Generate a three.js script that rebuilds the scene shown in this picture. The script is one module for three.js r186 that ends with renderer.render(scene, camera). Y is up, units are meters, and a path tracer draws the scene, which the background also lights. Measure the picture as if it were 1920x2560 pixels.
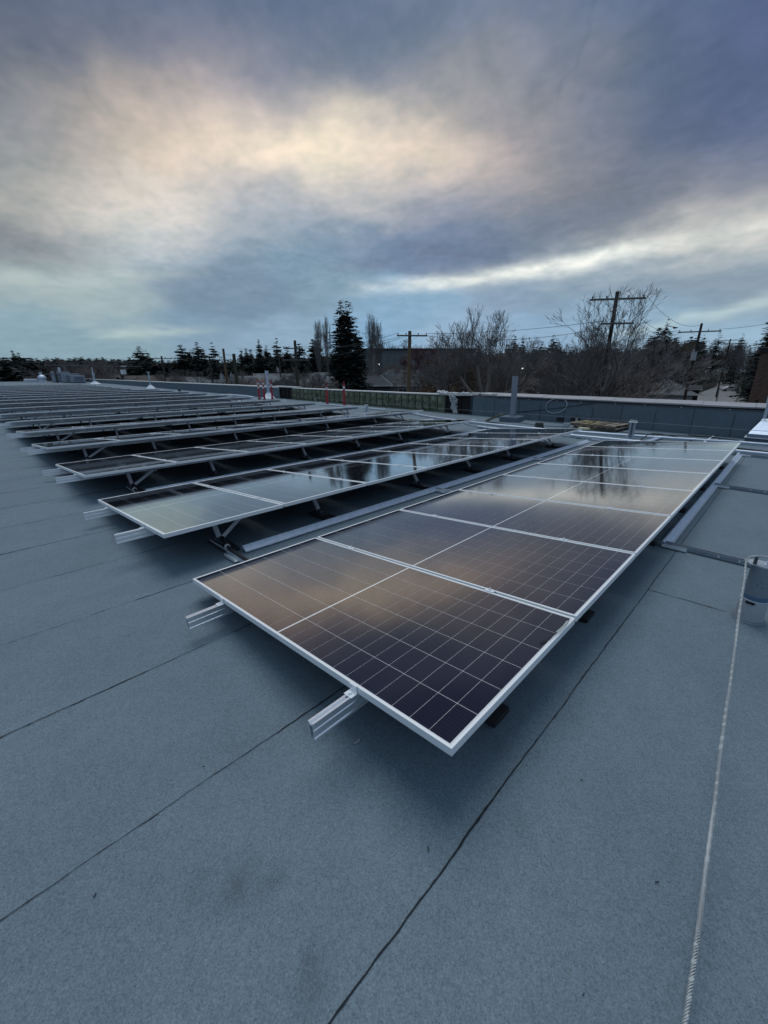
import * as THREE from 'three';
import { mergeGeometries } from 'three/addons/utils/BufferGeometryUtils.js';
import { RoundedBoxGeometry } from 'three/addons/geometries/RoundedBoxGeometry.js';
import { createNoise2D, createNoise3D } from 'simplex-noise';

// ------------------------------------------------------------------ camera, sky, sun, exposure
const scene = new THREE.Scene();
const camera = new THREE.PerspectiveCamera(102.86, 768 / 1024, 0.05, 4000);
camera.rotation.order = 'YXZ';
camera.position.set(2.951, 1.65, 0.946);
camera.rotation.set(THREE.MathUtils.degToRad(-18.98), THREE.MathUtils.degToRad(44.49), 0);
camera.updateMatrixWorld();

const renderer = new THREE.WebGLRenderer({ antialias: true });
renderer.setSize(768, 1024);
renderer.toneMapping = THREE.LinearToneMapping;
renderer.toneMappingExposure = 1.0;
renderer.shadowMap.enabled = true;

function rng(seed) {
  let a = seed >>> 0;
  return () => { a = (a + 0x6D2B79F5) | 0; let t = Math.imul(a ^ (a >>> 15), 1 | a); t = (t + Math.imul(t ^ (t >>> 7), 61 | t)) ^ t; return ((t ^ (t >>> 14)) >>> 0) / 4294967296; };
}
const n2 = createNoise2D(rng(11)), n3 = createNoise3D(rng(12));
const lin = (v) => { v /= 255; return v <= 0.04045 ? v / 12.92 : Math.pow((v + 0.055) / 1.055, 2.4); };
const clamp = (v, a, b) => Math.min(b, Math.max(a, v));
const sstep = (a, b, v) => { const t = clamp((v - a) / (b - a), 0, 1); return t * t * (3 - 2 * t); };
const lerp = (a, b, t) => a + (b - a) * t;

const cool = (r, g, b, k) => [r, g, b][k];
// overcast evening sky: azimuth 0 looks along the panel rows (-z), negative to the left; degrees; sRGB colours
const SKY = [
  [-78.0,26.7,95,107,130], [-70.6,28.7,99,112,136], [-62.3,30.2,101,116,142], [-53.1,31.4,99,115,142], [-45.9,30.9,107,122,146], [-36.3,31.2,111,126,151], [-24.8,29.6,103,119,148], [-16.8,28.4,91,108,140], [-10.6,26.6,85,101,137], [-77.0,24.4,113,121,136],
  [-69.1,26.9,131,135,147], [-61.4,27.9,144,144,157], [-54.8,28.8,109,122,144], [-43.5,28.9,113,127,145], [-33.7,28.5,134,141,152], [-26.6,27.4,124,133,148], [-18.0,25.8,95,110,135], [-9.8,23.6,84,100,134], [-79.2,21.1,124,133,144], [-74.7,22.4,154,153,154],
  [-69.8,23.9,182,173,166], [-64.5,24.8,193,181,176], [-59.8,26.0,182,175,177], [-55.0,26.4,158,159,166], [-50.0,27.0,134,143,157], [-43.5,26.8,136,144,159], [-37.9,26.0,159,160,164], [-32.9,25.4,162,160,163], [-28.5,24.9,140,142,150], [-21.7,24.0,117,128,146],
  [-13.4,21.9,92,106,132], [-8.3,20.5,91,105,136], [-79.9,18.2,146,152,155], [-75.4,19.4,183,178,172], [-70.3,21.0,211,198,182], [-65.8,22.3,230,214,196], [-61.1,23.2,240,225,204], [-56.2,24.5,238,224,205], [-51.1,25.3,241,228,208], [-49.1,23.7,253,240,212],
  [-53.8,22.5,253,237,212], [-58.4,21.8,234,221,204], [-44.5,23.8,218,207,198], [-40.8,22.7,231,216,198], [-37.1,22.2,222,208,194], [-33.0,22.0,200,187,183], [-29.6,22.0,164,160,163], [-23.3,21.0,128,134,148], [-14.6,19.0,112,123,143], [-7.9,17.7,120,130,150],
  [-80.6,15.1,169,171,168], [-76.1,16.3,197,192,185], [-71.0,17.8,218,210,199], [-69.5,16.1,226,218,206], [-64.1,18.6,206,201,196], [-58.7,19.1,188,188,190], [-52.4,20.7,212,208,200], [-46.1,20.5,200,197,192], [-40.7,19.7,197,192,192], [-34.3,19.4,182,177,179],
  [-28.7,19.0,159,157,159], [-22.9,18.0,126,131,142], [-14.0,16.1,130,135,148], [-7.4,15.3,149,152,161], [-82.5,11.2,127,134,142], [-79.9,12.4,141,146,151], [-75.9,13.3,198,198,194], [-70.6,14.8,220,217,212], [-65.6,14.9,188,193,197], [-59.0,16.7,166,176,187],
  [-51.5,17.5,171,178,187], [-45.0,18.1,173,178,185], [-39.0,17.6,155,161,175], [-32.6,16.9,133,143,160], [-25.0,16.3,119,130,146], [-17.9,15.1,116,127,142], [-10.9,14.1,173,174,174], [-6.6,13.4,184,185,183], [-82.4,9.0,156,172,175], [-76.4,10.9,176,189,194],
  [-70.6,12.4,179,193,202], [-63.4,13.0,142,163,181], [-56.1,13.4,123,152,174], [-49.5,14.6,129,151,173], [-42.8,14.2,115,136,164], [-37.2,14.1,116,135,163], [-31.8,13.8,119,135,161], [-27.1,14.0,121,137,157], [-77.1,7.5,158,179,184], [-67.8,10.0,121,144,164],
  [-60.1,10.5,117,141,163], [-51.9,10.8,133,160,179], [-63.1,7.4,121,145,166], [-40.4,7.8,137,171,197], [-29.1,8.6,137,160,182], [-21.5,8.6,128,152,172], [-14.6,8.6,130,151,170], [-8.3,8.8,128,148,166], [-5.3,9.2,151,167,177], [-83.4,4.5,138,167,179],
  [-78.0,2.5,138,165,178], [-66.1,4.3,132,159,180], [-58.0,3.5,140,168,190], [-46.3,3.6,134,172,203], [-34.5,5.6,149,178,204], [-26.0,4.4,143,173,200], [-18.6,5.6,146,176,200], [-12.0,6.2,143,173,194], [-5.7,3.6,151,181,204], [-4.8,7.2,135,155,173],
  [-69.8,23.3,182,173,166], [-40.8,22.4,231,216,198], [-47.3,19.4,194,193,190], [-26.4,23.8,141,143,151], [-20.5,16.3,119,128,142], [-63.6,10.0,127,148,168], [-77.3,2.8,138,165,178], [-10.1,8.8,127,148,166], [-53.6,27.3,152,155,163], [-34.2,27.2,143,148,156],
  [-64.6,21.2,224,211,198], [-82.4,11.0,127,134,142], [-59.0,15.7,165,176,187], [-42.5,7.6,137,171,197], [-8.0,12.2,175,179,180], [-79.7,8.0,163,180,185], [-80.0,17.8,146,152,155], [-46.6,30.9,107,122,146], [-52.1,23.2,250,235,212], [-13.2,22.9,92,106,132],
  [-77.7,26.6,95,107,130], [-34.3,4.0,150,178,204], [-71.3,15.6,221,217,210], [-11.4,3.0,150,178,200], [-58.0,3.5,140,168,190],
].concat([
  [20,20,104,114,142,1], [20,6,122,144,168,1], [55,18,102,118,140,1], [100,15,98,115,138,1], [140,15,98,115,138,1], [180,15,98,115,138,1], [-140,15,102,118,140,1], [-112,16,130,138,154,1], [-100,24,108,114,134,1], [60,3,110,128,150,1], [140,3,100,116,140,1], [-140,3,106,124,146,1], [-110,4,124,146,168,1], [-50,40,78,86,112,1], [-90,40,82,90,114,1], [0,40,78,87,114,1], [-25,40,76,85,112,1], [-70,40,80,88,113,1], [-50,49,78,86,112,1], [-20,49,78,86,113,1], [-80,49,82,90,114,1], [60,40,128,140,166,1], [120,40,148,172,194,1], [180,40,148,172,194,1], [-125,40,134,146,170,1], [-30,62,142,168,190,1], [90,62,160,186,208,1], [-150,62,160,186,208,1], [0,88,166,192,212,1],
]).map(([a, e, r, g, b, wide]) => { const A = a * Math.PI / 180, E = e * Math.PI / 180; return [Math.sin(A) * Math.cos(E), Math.sin(E), -Math.cos(A) * Math.cos(E), lin(cool(r, g, b, 0)), lin(cool(r, g, b, 1)), lin(cool(r, g, b, 2)), wide ? 0.06 : 0.0022]; });
function fbm3(x, y, z, oct) { let s = 0, a = 0.5; for (let i = 0; i < oct; i++) { s += a * n3(x, y, z); x *= 2.07; y *= 2.07; z *= 2.07; a *= 0.5; } return s; }
function streak(az, el, pts, w) {                                  // a long thin opening in the cloud: [azimuth, elevation, strength, half width]
  let best = 0;
  for (let i = 0; i + 1 < pts.length; i++) {
    const p = pts[i], q = pts[i + 1];
    const t = (az - p[0]) / (q[0] - p[0]);
    if (t < -0.001 || t > 1.001) continue;
    const tt = t * t * (3 - 2 * t), e = lerp(p[1], q[1], t), s = lerp(p[2], q[2], tt), h = lerp(p[3], q[3], t);
    const d = (el - e) / h;
    best = Math.max(best, s * Math.exp(-d * d * w));
  }
  return best;
}
function skyColor(dx, dy, dz) {
  const up = Math.max(dy, 0);
  const k = 1 / (up + 0.16), cx = dx * k, cz = dz * k;              // where the ray meets the cloud layer
  const w1 = fbm3(cx * 1.5 + 3, cz * 1.5, 1.7, 4), w2 = fbm3(cx * 1.5, cz * 1.5 + 8, 5.1, 4);
  const w3 = fbm3(cx * 4.2 + 3, cz * 4.2, 2.2, 4), w4 = fbm3(cx * 4.2, cz * 4.2, 9.3, 4);
  const s = 0.045 * (0.35 + up);
  let x = dx + (w1 + 0.35 * w3) * s * 1.6, y = dy + (w2 + 0.4 * w4) * s * 1.1, z = dz + (w1 - w2) * s;
  const l = 1 / Math.hypot(x, y, z); x *= l; y *= l; z *= l;
  let r = 0, g = 0, b = 0, ws = 1e-9;
  for (const q of SKY) {
    const c = x * q[0] + y * q[1] + z * q[2];
    const v = 2 - 2 * c;
    const dyw = y - q[1];
    const wt = q[6] < 0.01 ? Math.exp(-(v + 3.5 * dyw * dyw) / (q[6] * 2.4)) : 0.02 * Math.exp(-v / (q[6] * 2.0)) + 1e-9 / (v + 0.01);
    r += q[3] * wt; g += q[4] * wt; b += q[5] * wt; ws += wt;
  }
  r /= ws; g /= ws; b /= ws;
  const az = Math.atan2(x, -z) * 180 / Math.PI, el = Math.asin(y) * 180 / Math.PI;
  const az0 = Math.atan2(dx, -dz) * 180 / Math.PI, el0 = Math.asin(dy) * 180 / Math.PI;
  const ra = az0 + w1 * 1.5 + w3 * 0.7, re = el0 + w2 * 0.45 + w4 * 0.22;
  const st = Math.max(streak(ra, re, [[-52, 9.0, 0, 0.6], [-43, 9.9, 0.34, 0.7], [-38, 10.3, 0.72, 0.85], [-31, 10.9, 0.8, 0.95], [-24, 11.4, 0.98, 1.1], [-18, 11.8, 0.9, 1.0], [-12, 12.2, 0.5, 1.1], [-6, 12.6, 0.34, 1.2], [4, 13.4, 0.1, 1]], 1.0), 0.42 * streak(ra, re, [[-34, 11.2, 0, 1], [-24, 11.6, 0.7, 2.2], [-15, 12.0, 0.75, 2.4], [-6, 12.4, 0.6, 2.4], [6, 13, 0.3, 2]], 1.0));
  const s2 = streak(ra, re, [[-20, 3.8, 0, 0.5], [-14, 4.5, 0.4, 0.45], [-6, 6.2, 0.55, 0.7], [6, 8, 0, 0.7]], 1.0);
  const s3 = streak(ra, re, [[-80, 3.7, 0, 0.4], [-74, 4.1, 0.5, 0.6], [-70, 4.4, 0.42, 0.5], [-63, 5, 0, 0.4]], 1.0);
  const s4 = streak(ra, re, [[-92, 7.6, 0, 0.7], [-82, 8.4, 0.42, 0.8], [-77, 8.8, 0.4, 0.7], [-71, 10.1, 0.28, 0.6], [-64, 10.8, 0, 0.5]], 1.0);
  const mixTo = (t, R, G, B) => { r = lerp(r, R, t); g = lerp(g, G, t); b = lerp(b, B, t); };
  mixTo(clamp(st * (0.95 + 0.45 * w3), 0, 1), lin(243), lin(247), lin(240));
  mixTo(clamp(s2, 0, 1), lin(200), lin(220), lin(218));
  mixTo(clamp(s3, 0, 1), lin(196), lin(214), lin(206));
  mixTo(clamp(s4, 0, 1), lin(196), lin(208), lin(204));
  const d1 = streak(az + w1, el + w2, [[-56, 11.6, 0, 0.8], [-47, 12.4, 0.5, 1.1], [-38, 13.1, 0.85, 1.3], [-30, 14.1, 0.75, 1.4], [-20, 15.4, 0.5, 1.7], [-8, 16.6, 0.2, 1.6], [4, 17, 0, 1.5]], 1.0);
  mixTo(d1 * clamp(0.55 + 0.9 * w3, 0, 0.9), lin(104), lin(118), lin(140));
  const trail = streak(az, el, [[-25.1, 23, 0, 0.1]], 1) + (el > 23 && el < 60 ? 0.11 * sstep(23, 27, el) * Math.exp(-Math.pow((az + 25.05 - 0.02 * (el - 26) * (el - 26) * 0.8) / 0.16, 2)) : 0);
  const m = 1.02 + 0.15 * (w1 * 0.5 + 0.8 * w3) + (0.14 * fbm3(cx * 5 + w1, cz * 6.5 + w2, 4.4, 4) + 0.11 * fbm3(cx * 15, cz * 18, 7.7, 3) * sstep(0.06, 0.2, up)) * sstep(0.02, 0.22, up) - trail;
  return [r * m, g * (0.25 * 1 + 0.75 * m), b * (0.32 + 0.68 * m)];
}
const SW = 3072, SH = 1536, skyData = new Float32Array(SW * SH * 4);
{
  const dir = (i, j) => { const a = ((i + 0.5) / SW - 0.5) * 2 * Math.PI, el = ((j + 0.5) / SH - 0.5) * Math.PI; return skyColor(Math.cos(a) * Math.cos(el), Math.sin(el), Math.sin(a) * Math.cos(el)); };
  const J0 = Math.floor(SH * 0.494), K = 8, gw = SW / K, gh = Math.ceil((SH - J0) / K) + 2, grid = new Array(gw * gh);
  const coarse = (i, j) => { i = (i + gw) % gw; const k = j * gw + i; return grid[k] || (grid[k] = dir(i * K, Math.min(SH - 1, J0 + j * K))); };
  for (let j = 0; j < SH; j++) for (let i = 0; i < SW; i++) {
    const o = (j * SW + i) * 4; let c;
    if (j < J0) c = [0.16, 0.2, 0.24];
    else {
      const az = (((i + 0.5) / SW - 0.5) * 360 + 90 + 540) % 360 - 180, el = ((j + 0.5) / SH - 0.5) * 180;   // the part of the sky in view is computed finely
      if (el < 36 && az > -100 && az < 12) c = dir(i, j);
      else { const x = i / K, y = (j - J0) / K, x0 = Math.floor(x), y0 = Math.floor(y), fx = x - x0, fy = y - y0, A = coarse(x0, y0), B = coarse(x0 + 1, y0), C = coarse(x0, y0 + 1), D = coarse(x0 + 1, y0 + 1); c = [0, 1, 2].map((k) => lerp(lerp(A[k], B[k], fx), lerp(C[k], D[k], fx), fy)); }
    }
    skyData[o] = c[0]; skyData[o + 1] = c[1]; skyData[o + 2] = c[2]; skyData[o + 3] = 1;
  }
}
const skyTex = new THREE.DataTexture(skyData, SW, SH, THREE.RGBAFormat, THREE.FloatType);
skyTex.mapping = THREE.EquirectangularReflectionMapping;
skyTex.colorSpace = THREE.LinearSRGBColorSpace;
skyTex.magFilter = skyTex.minFilter = THREE.LinearFilter;
skyTex.wrapS = THREE.RepeatWrapping;
skyTex.needsUpdate = true;
scene.background = skyTex; scene.environment = skyTex;
scene.backgroundIntensity = 1; scene.environmentIntensity = 1;

const sun = new THREE.DirectionalLight(new THREE.Color().setRGB(1.0, 0.98, 0.95), 1.2);     // the brightest cloud, wide and soft
{ const A = -50 * Math.PI / 180, E = 71 * Math.PI / 180; sun.position.set(Math.sin(A) * Math.cos(E), Math.sin(E), -Math.cos(A) * Math.cos(E)).multiplyScalar(60); }
sun.castShadow = true; sun.shadow.radius = 78; sun.shadow.mapSize.set(4096, 4096);
Object.assign(sun.shadow.camera, { left: -60, right: 30, top: 40, bottom: -40, near: 1, far: 200 });
scene.add(sun); scene.add(sun.target);

// ------------------------------------------------------------------ helpers
const used = new Map();
function numbered(name) { const k = used.get(name) || 0; used.set(name, k + 1); return k ? `${name}_${String(k).padStart(3, '0')}` : name; }
function tag(o, label, category, group, kind) { if (label) o.userData.label = label; if (category) o.userData.category = category; if (group) o.userData.group = group; if (kind) o.userData.kind = kind; return o; }
function thing(name, label, category, x = 0, y = 0, z = 0, turn = 0, group) { const o = new THREE.Group(); o.name = numbered(name); o.position.set(x, y, z); o.rotation.y = turn; scene.add(o); return tag(o, label, category, group); }
function part(name, geo, mat, parent) {
  const g = Array.isArray(geo) ? join(geo) : geo;
  const o = new THREE.Mesh(g, mat); o.name = parent === scene ? numbered(name) : name; o.castShadow = o.receiveShadow = true; parent.add(o); return o;
}
function parts(name, list, mat, parent) { return list.map((g) => part(name, g, mat, parent)); }
function join(list) {
  const a = list.map((g) => { let h = g.index ? g.toNonIndexed() : g; const n = new THREE.BufferGeometry(); n.setAttribute('position', h.attributes.position); if (!h.attributes.normal) h.computeVertexNormals(); n.setAttribute('normal', h.attributes.normal); n.setAttribute('uv', h.attributes.uv || new THREE.BufferAttribute(new Float32Array(h.attributes.position.count * 2), 2)); return n; });
  return a.length === 1 ? a[0] : mergeGeometries(a);
}
function metreUV(g, s = 1) {                                        // uv in metres by the main direction of each face
  const h = g.index ? g.toNonIndexed() : g, p = h.attributes.position, n = h.attributes.normal, uv = new Float32Array(p.count * 2);
  for (let i = 0; i < p.count; i++) {
    const ax = Math.abs(n.getX(i)), ay = Math.abs(n.getY(i)), az = Math.abs(n.getZ(i));
    const [u, v] = ay >= ax && ay >= az ? [p.getX(i), p.getZ(i)] : ax >= az ? [p.getZ(i), p.getY(i)] : [p.getX(i), p.getY(i)];
    uv[2 * i] = u * s; uv[2 * i + 1] = v * s;
  }
  h.setAttribute('uv', new THREE.BufferAttribute(uv, 2)); return h;
}
const box = (w, h, d, x = 0, y = 0, z = 0, ry = 0, rz = 0, rx = 0) => { const g = new THREE.BoxGeometry(w, h, d); if (rx) g.rotateX(rx); if (rz) g.rotateZ(rz); if (ry) g.rotateY(ry); g.translate(x, y, z); return g; };
const rbox = (w, h, d, r, x = 0, y = 0, z = 0, ry = 0, rz = 0, rx = 0) => { const g = new RoundedBoxGeometry(w, h, d, 1, r); if (rx) g.rotateX(rx); if (rz) g.rotateZ(rz); if (ry) g.rotateY(ry); g.translate(x, y, z); return g; };
const cyl = (r0, r1, h, x = 0, y = 0, z = 0, seg = 12) => { const g = new THREE.CylinderGeometry(r0, r1, h, seg); g.translate(x, y, z); return g; };
const V = (x, y, z) => new THREE.Vector3(x, y, z);
function bar(p, q, w, h, upv) {                                     // box from p to q; h along upv
  const d = q.clone().sub(p), l = d.length(); d.normalize();
  const up = upv ? upv.clone() : Math.abs(d.y) > 0.9 ? V(1, 0, 0) : V(0, 1, 0);
  const sx = d.clone().cross(up).normalize(), uy = sx.clone().cross(d).normalize();
  const m = new THREE.Matrix4().makeBasis(sx, uy, d.clone()).setPosition(p.clone().add(q).multiplyScalar(0.5));
  const g = new THREE.BoxGeometry(w, h, l); 
  if (m.determinant() < 0) m.multiply(new THREE.Matrix4().makeScale(-1, 1, 1));
  g.applyMatrix4(m); return g;
}
function stick(p, q, r0, r1, seg = 5, caps = true) {               // tapered cylinder from p to q
  const d = q.clone().sub(p), l = d.length();
  const g = new THREE.CylinderGeometry(r1, r0, l, seg, 1, !caps);
  g.applyQuaternion(new THREE.Quaternion().setFromUnitVectors(V(0, 1, 0), d.normalize()));
  g.translate((p.x + q.x) / 2, (p.y + q.y) / 2, (p.z + q.z) / 2); return g;
}
const tube = (pts, r, n = 24, seg = 6) => new THREE.TubeGeometry(new THREE.CatmullRomCurve3(pts), n, r, seg);
function sag(p, q, drop, n = 12) { const a = []; for (let i = 0; i <= n; i++) { const t = i / n; a.push(V(lerp(p.x, q.x, t), lerp(p.y, q.y, t) - drop * 4 * t * (1 - t), lerp(p.z, q.z, t))); } return a; }
function tris(list) { const g = new THREE.BufferGeometry(); g.setAttribute('position', new THREE.BufferAttribute(new Float32Array(list), 3)); g.computeVertexNormals(); return g; }
function prism(poly, y0, y1) { const s = new THREE.Shape(poly.map(([x, z]) => new THREE.Vector2(x, -z))); const g = new THREE.ExtrudeGeometry(s, { depth: y1 - y0, bevelEnabled: false }); g.rotateX(-Math.PI / 2); g.translate(0, y0, 0); return g; }
// a direction in the place: azimuth (0 = along the rows, negative to the left), seen under a slope; far things are set by azimuth, distance and height
const E0 = camera.position.clone();
const ORD = ['', 'first', 'second', 'third', 'fourth', 'fifth', 'sixth', 'seventh', 'eighth', 'ninth', 'tenth', 'eleventh', 'twelfth', 'thirteenth', 'fourteenth', 'fifteenth', 'sixteenth', 'seventeenth', 'eighteenth', 'nineteenth', 'twentieth', 'twenty-first', 'twenty-second'];

// ------------------------------------------------------------------ textures
function canvasTex(w, h, draw, srgb = true) { const c = document.createElement('canvas'); c.width = w; c.height = h; draw(c.getContext('2d'), w, h); const t = new THREE.CanvasTexture(c); if (srgb) t.colorSpace = THREE.SRGBColorSpace; t.wrapS = t.wrapT = THREE.RepeatWrapping; t.anisotropy = 8; return t; }
function dataTex(N, fn, metres) {                                   // grey or colour values 0..1, linear, repeating every so many metres
  const d = new Uint8Array(N * N * 4);
  for (let j = 0; j < N; j++) for (let i = 0; i < N; i++) { const v = fn(i, j, N); const o = (j * N + i) * 4; const c = Array.isArray(v) ? v : [v, v, v]; for (let k = 0; k < 3; k++) d[o + k] = clamp(c[k], 0, 1) * 255; d[o + 3] = 255; }
  const t = new THREE.DataTexture(d, N, N); t.wrapS = t.wrapT = THREE.RepeatWrapping; t.magFilter = THREE.LinearFilter; t.minFilter = THREE.LinearMipmapLinearFilter; t.generateMipmaps = true; t.needsUpdate = true; t.repeat.set(1 / metres, 1 / metres); return t;
}
// repeating noise: value lattice with wrap-around
function tileNoise(seed, cells) {
  const r = rng(seed), g = new Float32Array(cells * cells); for (let i = 0; i < g.length; i++) g[i] = r();
  return (u, v) => { const x = u * cells, y = v * cells, x0 = Math.floor(x), y0 = Math.floor(y), fx = x - x0, fy = y - y0, sx = fx * fx * (3 - 2 * fx), sy = fy * fy * (3 - 2 * fy);
    const a = (i, j) => g[((j % cells + cells) % cells) * cells + ((i % cells + cells) % cells)];
    return lerp(lerp(a(x0, y0), a(x0 + 1, y0), sx), lerp(a(x0, y0 + 1), a(x0 + 1, y0 + 1), sx), sy); };
}

// ------------------------------------------------------------------ materials
const M = (r, g, b, o = {}) => new THREE.MeshStandardMaterial({ color: new THREE.Color().setRGB(r, g, b), roughness: 0.85, metalness: 0, ...o });
const P = (r, g, b, o = {}) => new THREE.MeshPhysicalMaterial({ color: new THREE.Color().setRGB(r, g, b), ...o });
const tnA = tileNoise(21, 512), tnB = tileNoise(22, 256), tnC = tileNoise(23, 96), tnD = tileNoise(24, 20), tnE = tileNoise(25, 7);
const granule = dataTex(1024, (i, j, N) => { const u = i / N, v = j / N; let s = 0.5 + 0.75 * (tnA(u, v) - 0.5) + 0.62 * (tnB(u, v) - 0.5) + 0.16 * (tnC(u, v) - 0.5) + 0.10 * (tnD(u, v) - 0.5); const f = tnB(u + 0.37, v + 0.11); if (f > 0.84) s += (f - 0.84) * 2.4; const k = tnB(v + 0.2, u + 0.6); if (k > 0.86) s -= (k - 0.86) * 2.2; return clamp(0.56 + (s - 0.5) * 0.38, 0, 1); }, 1.1);
const granuleBump = dataTex(1024, (i, j, N) => { const u = i / N, v = j / N; return 0.5 * tnA(u, v) + 0.5 * tnB(u, v); }, 1.1);
const patchy = dataTex(256, (i, j, N) => { const u = i / N, v = j / N; return clamp(0.62 + 0.38 * (tnC(u, v) - 0.5) + 0.5 * (tnD(u, v) - 0.5) + 0.35 * (tnE(u, v) - 0.5), 0, 1); }, 2);
const zinc = dataTex(256, (i, j, N) => { const u = i / N, v = j / N; const c = tnC(u, v), d = tnD(u, v * 0.999); return clamp(0.84 + 0.14 * (c - 0.5) + 0.12 * (d - 0.5), 0, 1); }, 0.5);
const woodTex = dataTex(256, (i, j, N) => { const u = i / N, v = j / N; const s = tnC(u * 0.999, v * 0.06) * 0.6 + tnB(u, v * 0.1) * 0.4; return clamp(0.62 + 0.55 * (s - 0.5), 0, 1); }, 0.7);
const brickTex = canvasTex(512, 512, (c, w, h) => { const r = rng(5); c.fillStyle = '#8a817b'; c.fillRect(0, 0, w, h); for (let j = 0; j < 24; j++) for (let i = -1; i < 9; i++) { const t = 0.75 + r() * 0.5; c.fillStyle = `rgb(${128 * t | 0},${98 * t | 0},${84 * t | 0})`; c.fillRect(i * 64 + (j % 2) * 32 + 2, j * 21.33 + 2, 60, 17.5); } }); brickTex.repeat.set(1 / 1.6, 1 / 1.8);
const cellTex = canvasTex(128, 256, (c, w, h) => { c.fillStyle = 'rgb(9,10,30)'; c.fillRect(0, 0, w, h); for (let j = 0; j < w; j += 4) { c.fillStyle = 'rgba(24,27,50,0.5)'; c.fillRect(j, 0, 1.5, h); } for (let k = 0; k < 10; k++) { c.fillStyle = 'rgba(52,57,78,0.75)'; c.fillRect(0, (k + 0.5) * h / 10 - 0.9, w, 1.8); } });
const roofMat = M(0.245, 0.345, 0.42, { map: granule, bumpMap: granuleBump, bumpScale: 0.0014, roughness: 0.72, vertexColors: true });
const flatish = dataTex(256, (i, j, N) => { const u = i / N, v = j / N; return clamp(0.86 + 0.16 * (tnB(u, v) - 0.5) + 0.10 * (tnD(u, v) - 0.5) + 0.10 * (tnE(u, v) - 0.5), 0, 1); }, 2.3);
const wallMembrane = M(0.15, 0.20, 0.235, { map: flatish, roughness: 0.9 });
const bitumen = M(0.014, 0.02, 0.027, { roughness: 0.95 });
const blackMat = M(0.012, 0.013, 0.016, { roughness: 0.7 });
const rubber = M(0.02, 0.022, 0.026, { roughness: 0.75 });
const alu = M(0.86, 0.91, 0.95, { metalness: 0.3, roughness: 0.38 });
const frameMat = M(0.86, 0.90, 0.92, { metalness: 0.1, roughness: 0.45 });
const brightAlu = M(0.88, 0.91, 0.94, { metalness: 0.1, roughness: 0.4 });
const railMat = M(0.90, 0.93, 0.97, { metalness: 0.8, roughness: 0.3 });
const galv = M(0.72, 0.82, 0.95, { metalness: 0.4, roughness: 0.42, map: zinc });
const galvDull = M(0.58, 0.66, 0.74, { metalness: 0.35, roughness: 0.6, map: zinc });
const galvDark = M(0.34, 0.40, 0.46, { metalness: 0.5, roughness: 0.45, map: zinc });
const steelDark = M(0.10, 0.115, 0.135, { metalness: 0.5, roughness: 0.5 });
const cellMat = P(1, 1, 1, { specularColor: new THREE.Color().setRGB(1.0, 0.76, 0.62), roughness: 0.09, ior: 1.6, clearcoat: 1, clearcoatRoughness: 0.06, map: cellTex });
const cellMat2 = P(0.86, 0.9, 1.0, { specularColor: new THREE.Color().setRGB(1.0, 0.76, 0.62), roughness: 0.09, ior: 1.6, clearcoat: 1, clearcoatRoughness: 0.06, map: cellTex });
const sheetWhite = P(0.78, 0.79, 0.80, { roughness: 0.12, ior: 1.5, clearcoat: 1, clearcoatRoughness: 0.06 });
const backMat = M(0.035, 0.045, 0.06, { roughness: 0.5 });
const sheetTex = canvasTex(1024, 512, (c, w, h) => {               // printed face of a panel seen from farther off: 24 x 6 half cells
  c.fillStyle = 'rgb(238,240,244)'; c.fillRect(0, 0, w, h);
  const mx = w * 0.008, my = h * 0.011, gap = w * 0.0045, cw = (w - 2 * mx - gap) / 24, ch = (h - 2 * my) / 6, r = rng(77);
  for (let i = 0; i < 24; i++) for (let j = 0; j < 6; j++) { const t = r() * 4; c.fillStyle = `rgb(${11 + t | 0},${12 + t | 0},${25 + t | 0})`; c.fillRect(mx + i * cw + (i > 11 ? gap : 0) + 0.2, my + j * ch + 0.75, cw - 0.4, ch - 1.5); }
});
const sheetMat = P(1, 1, 1, { specularColor: new THREE.Color().setRGB(1.0, 0.95, 0.93), roughness: 0.08, ior: 2.2, clearcoat: 1, clearcoatRoughness: 0.05, map: sheetTex });

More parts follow.
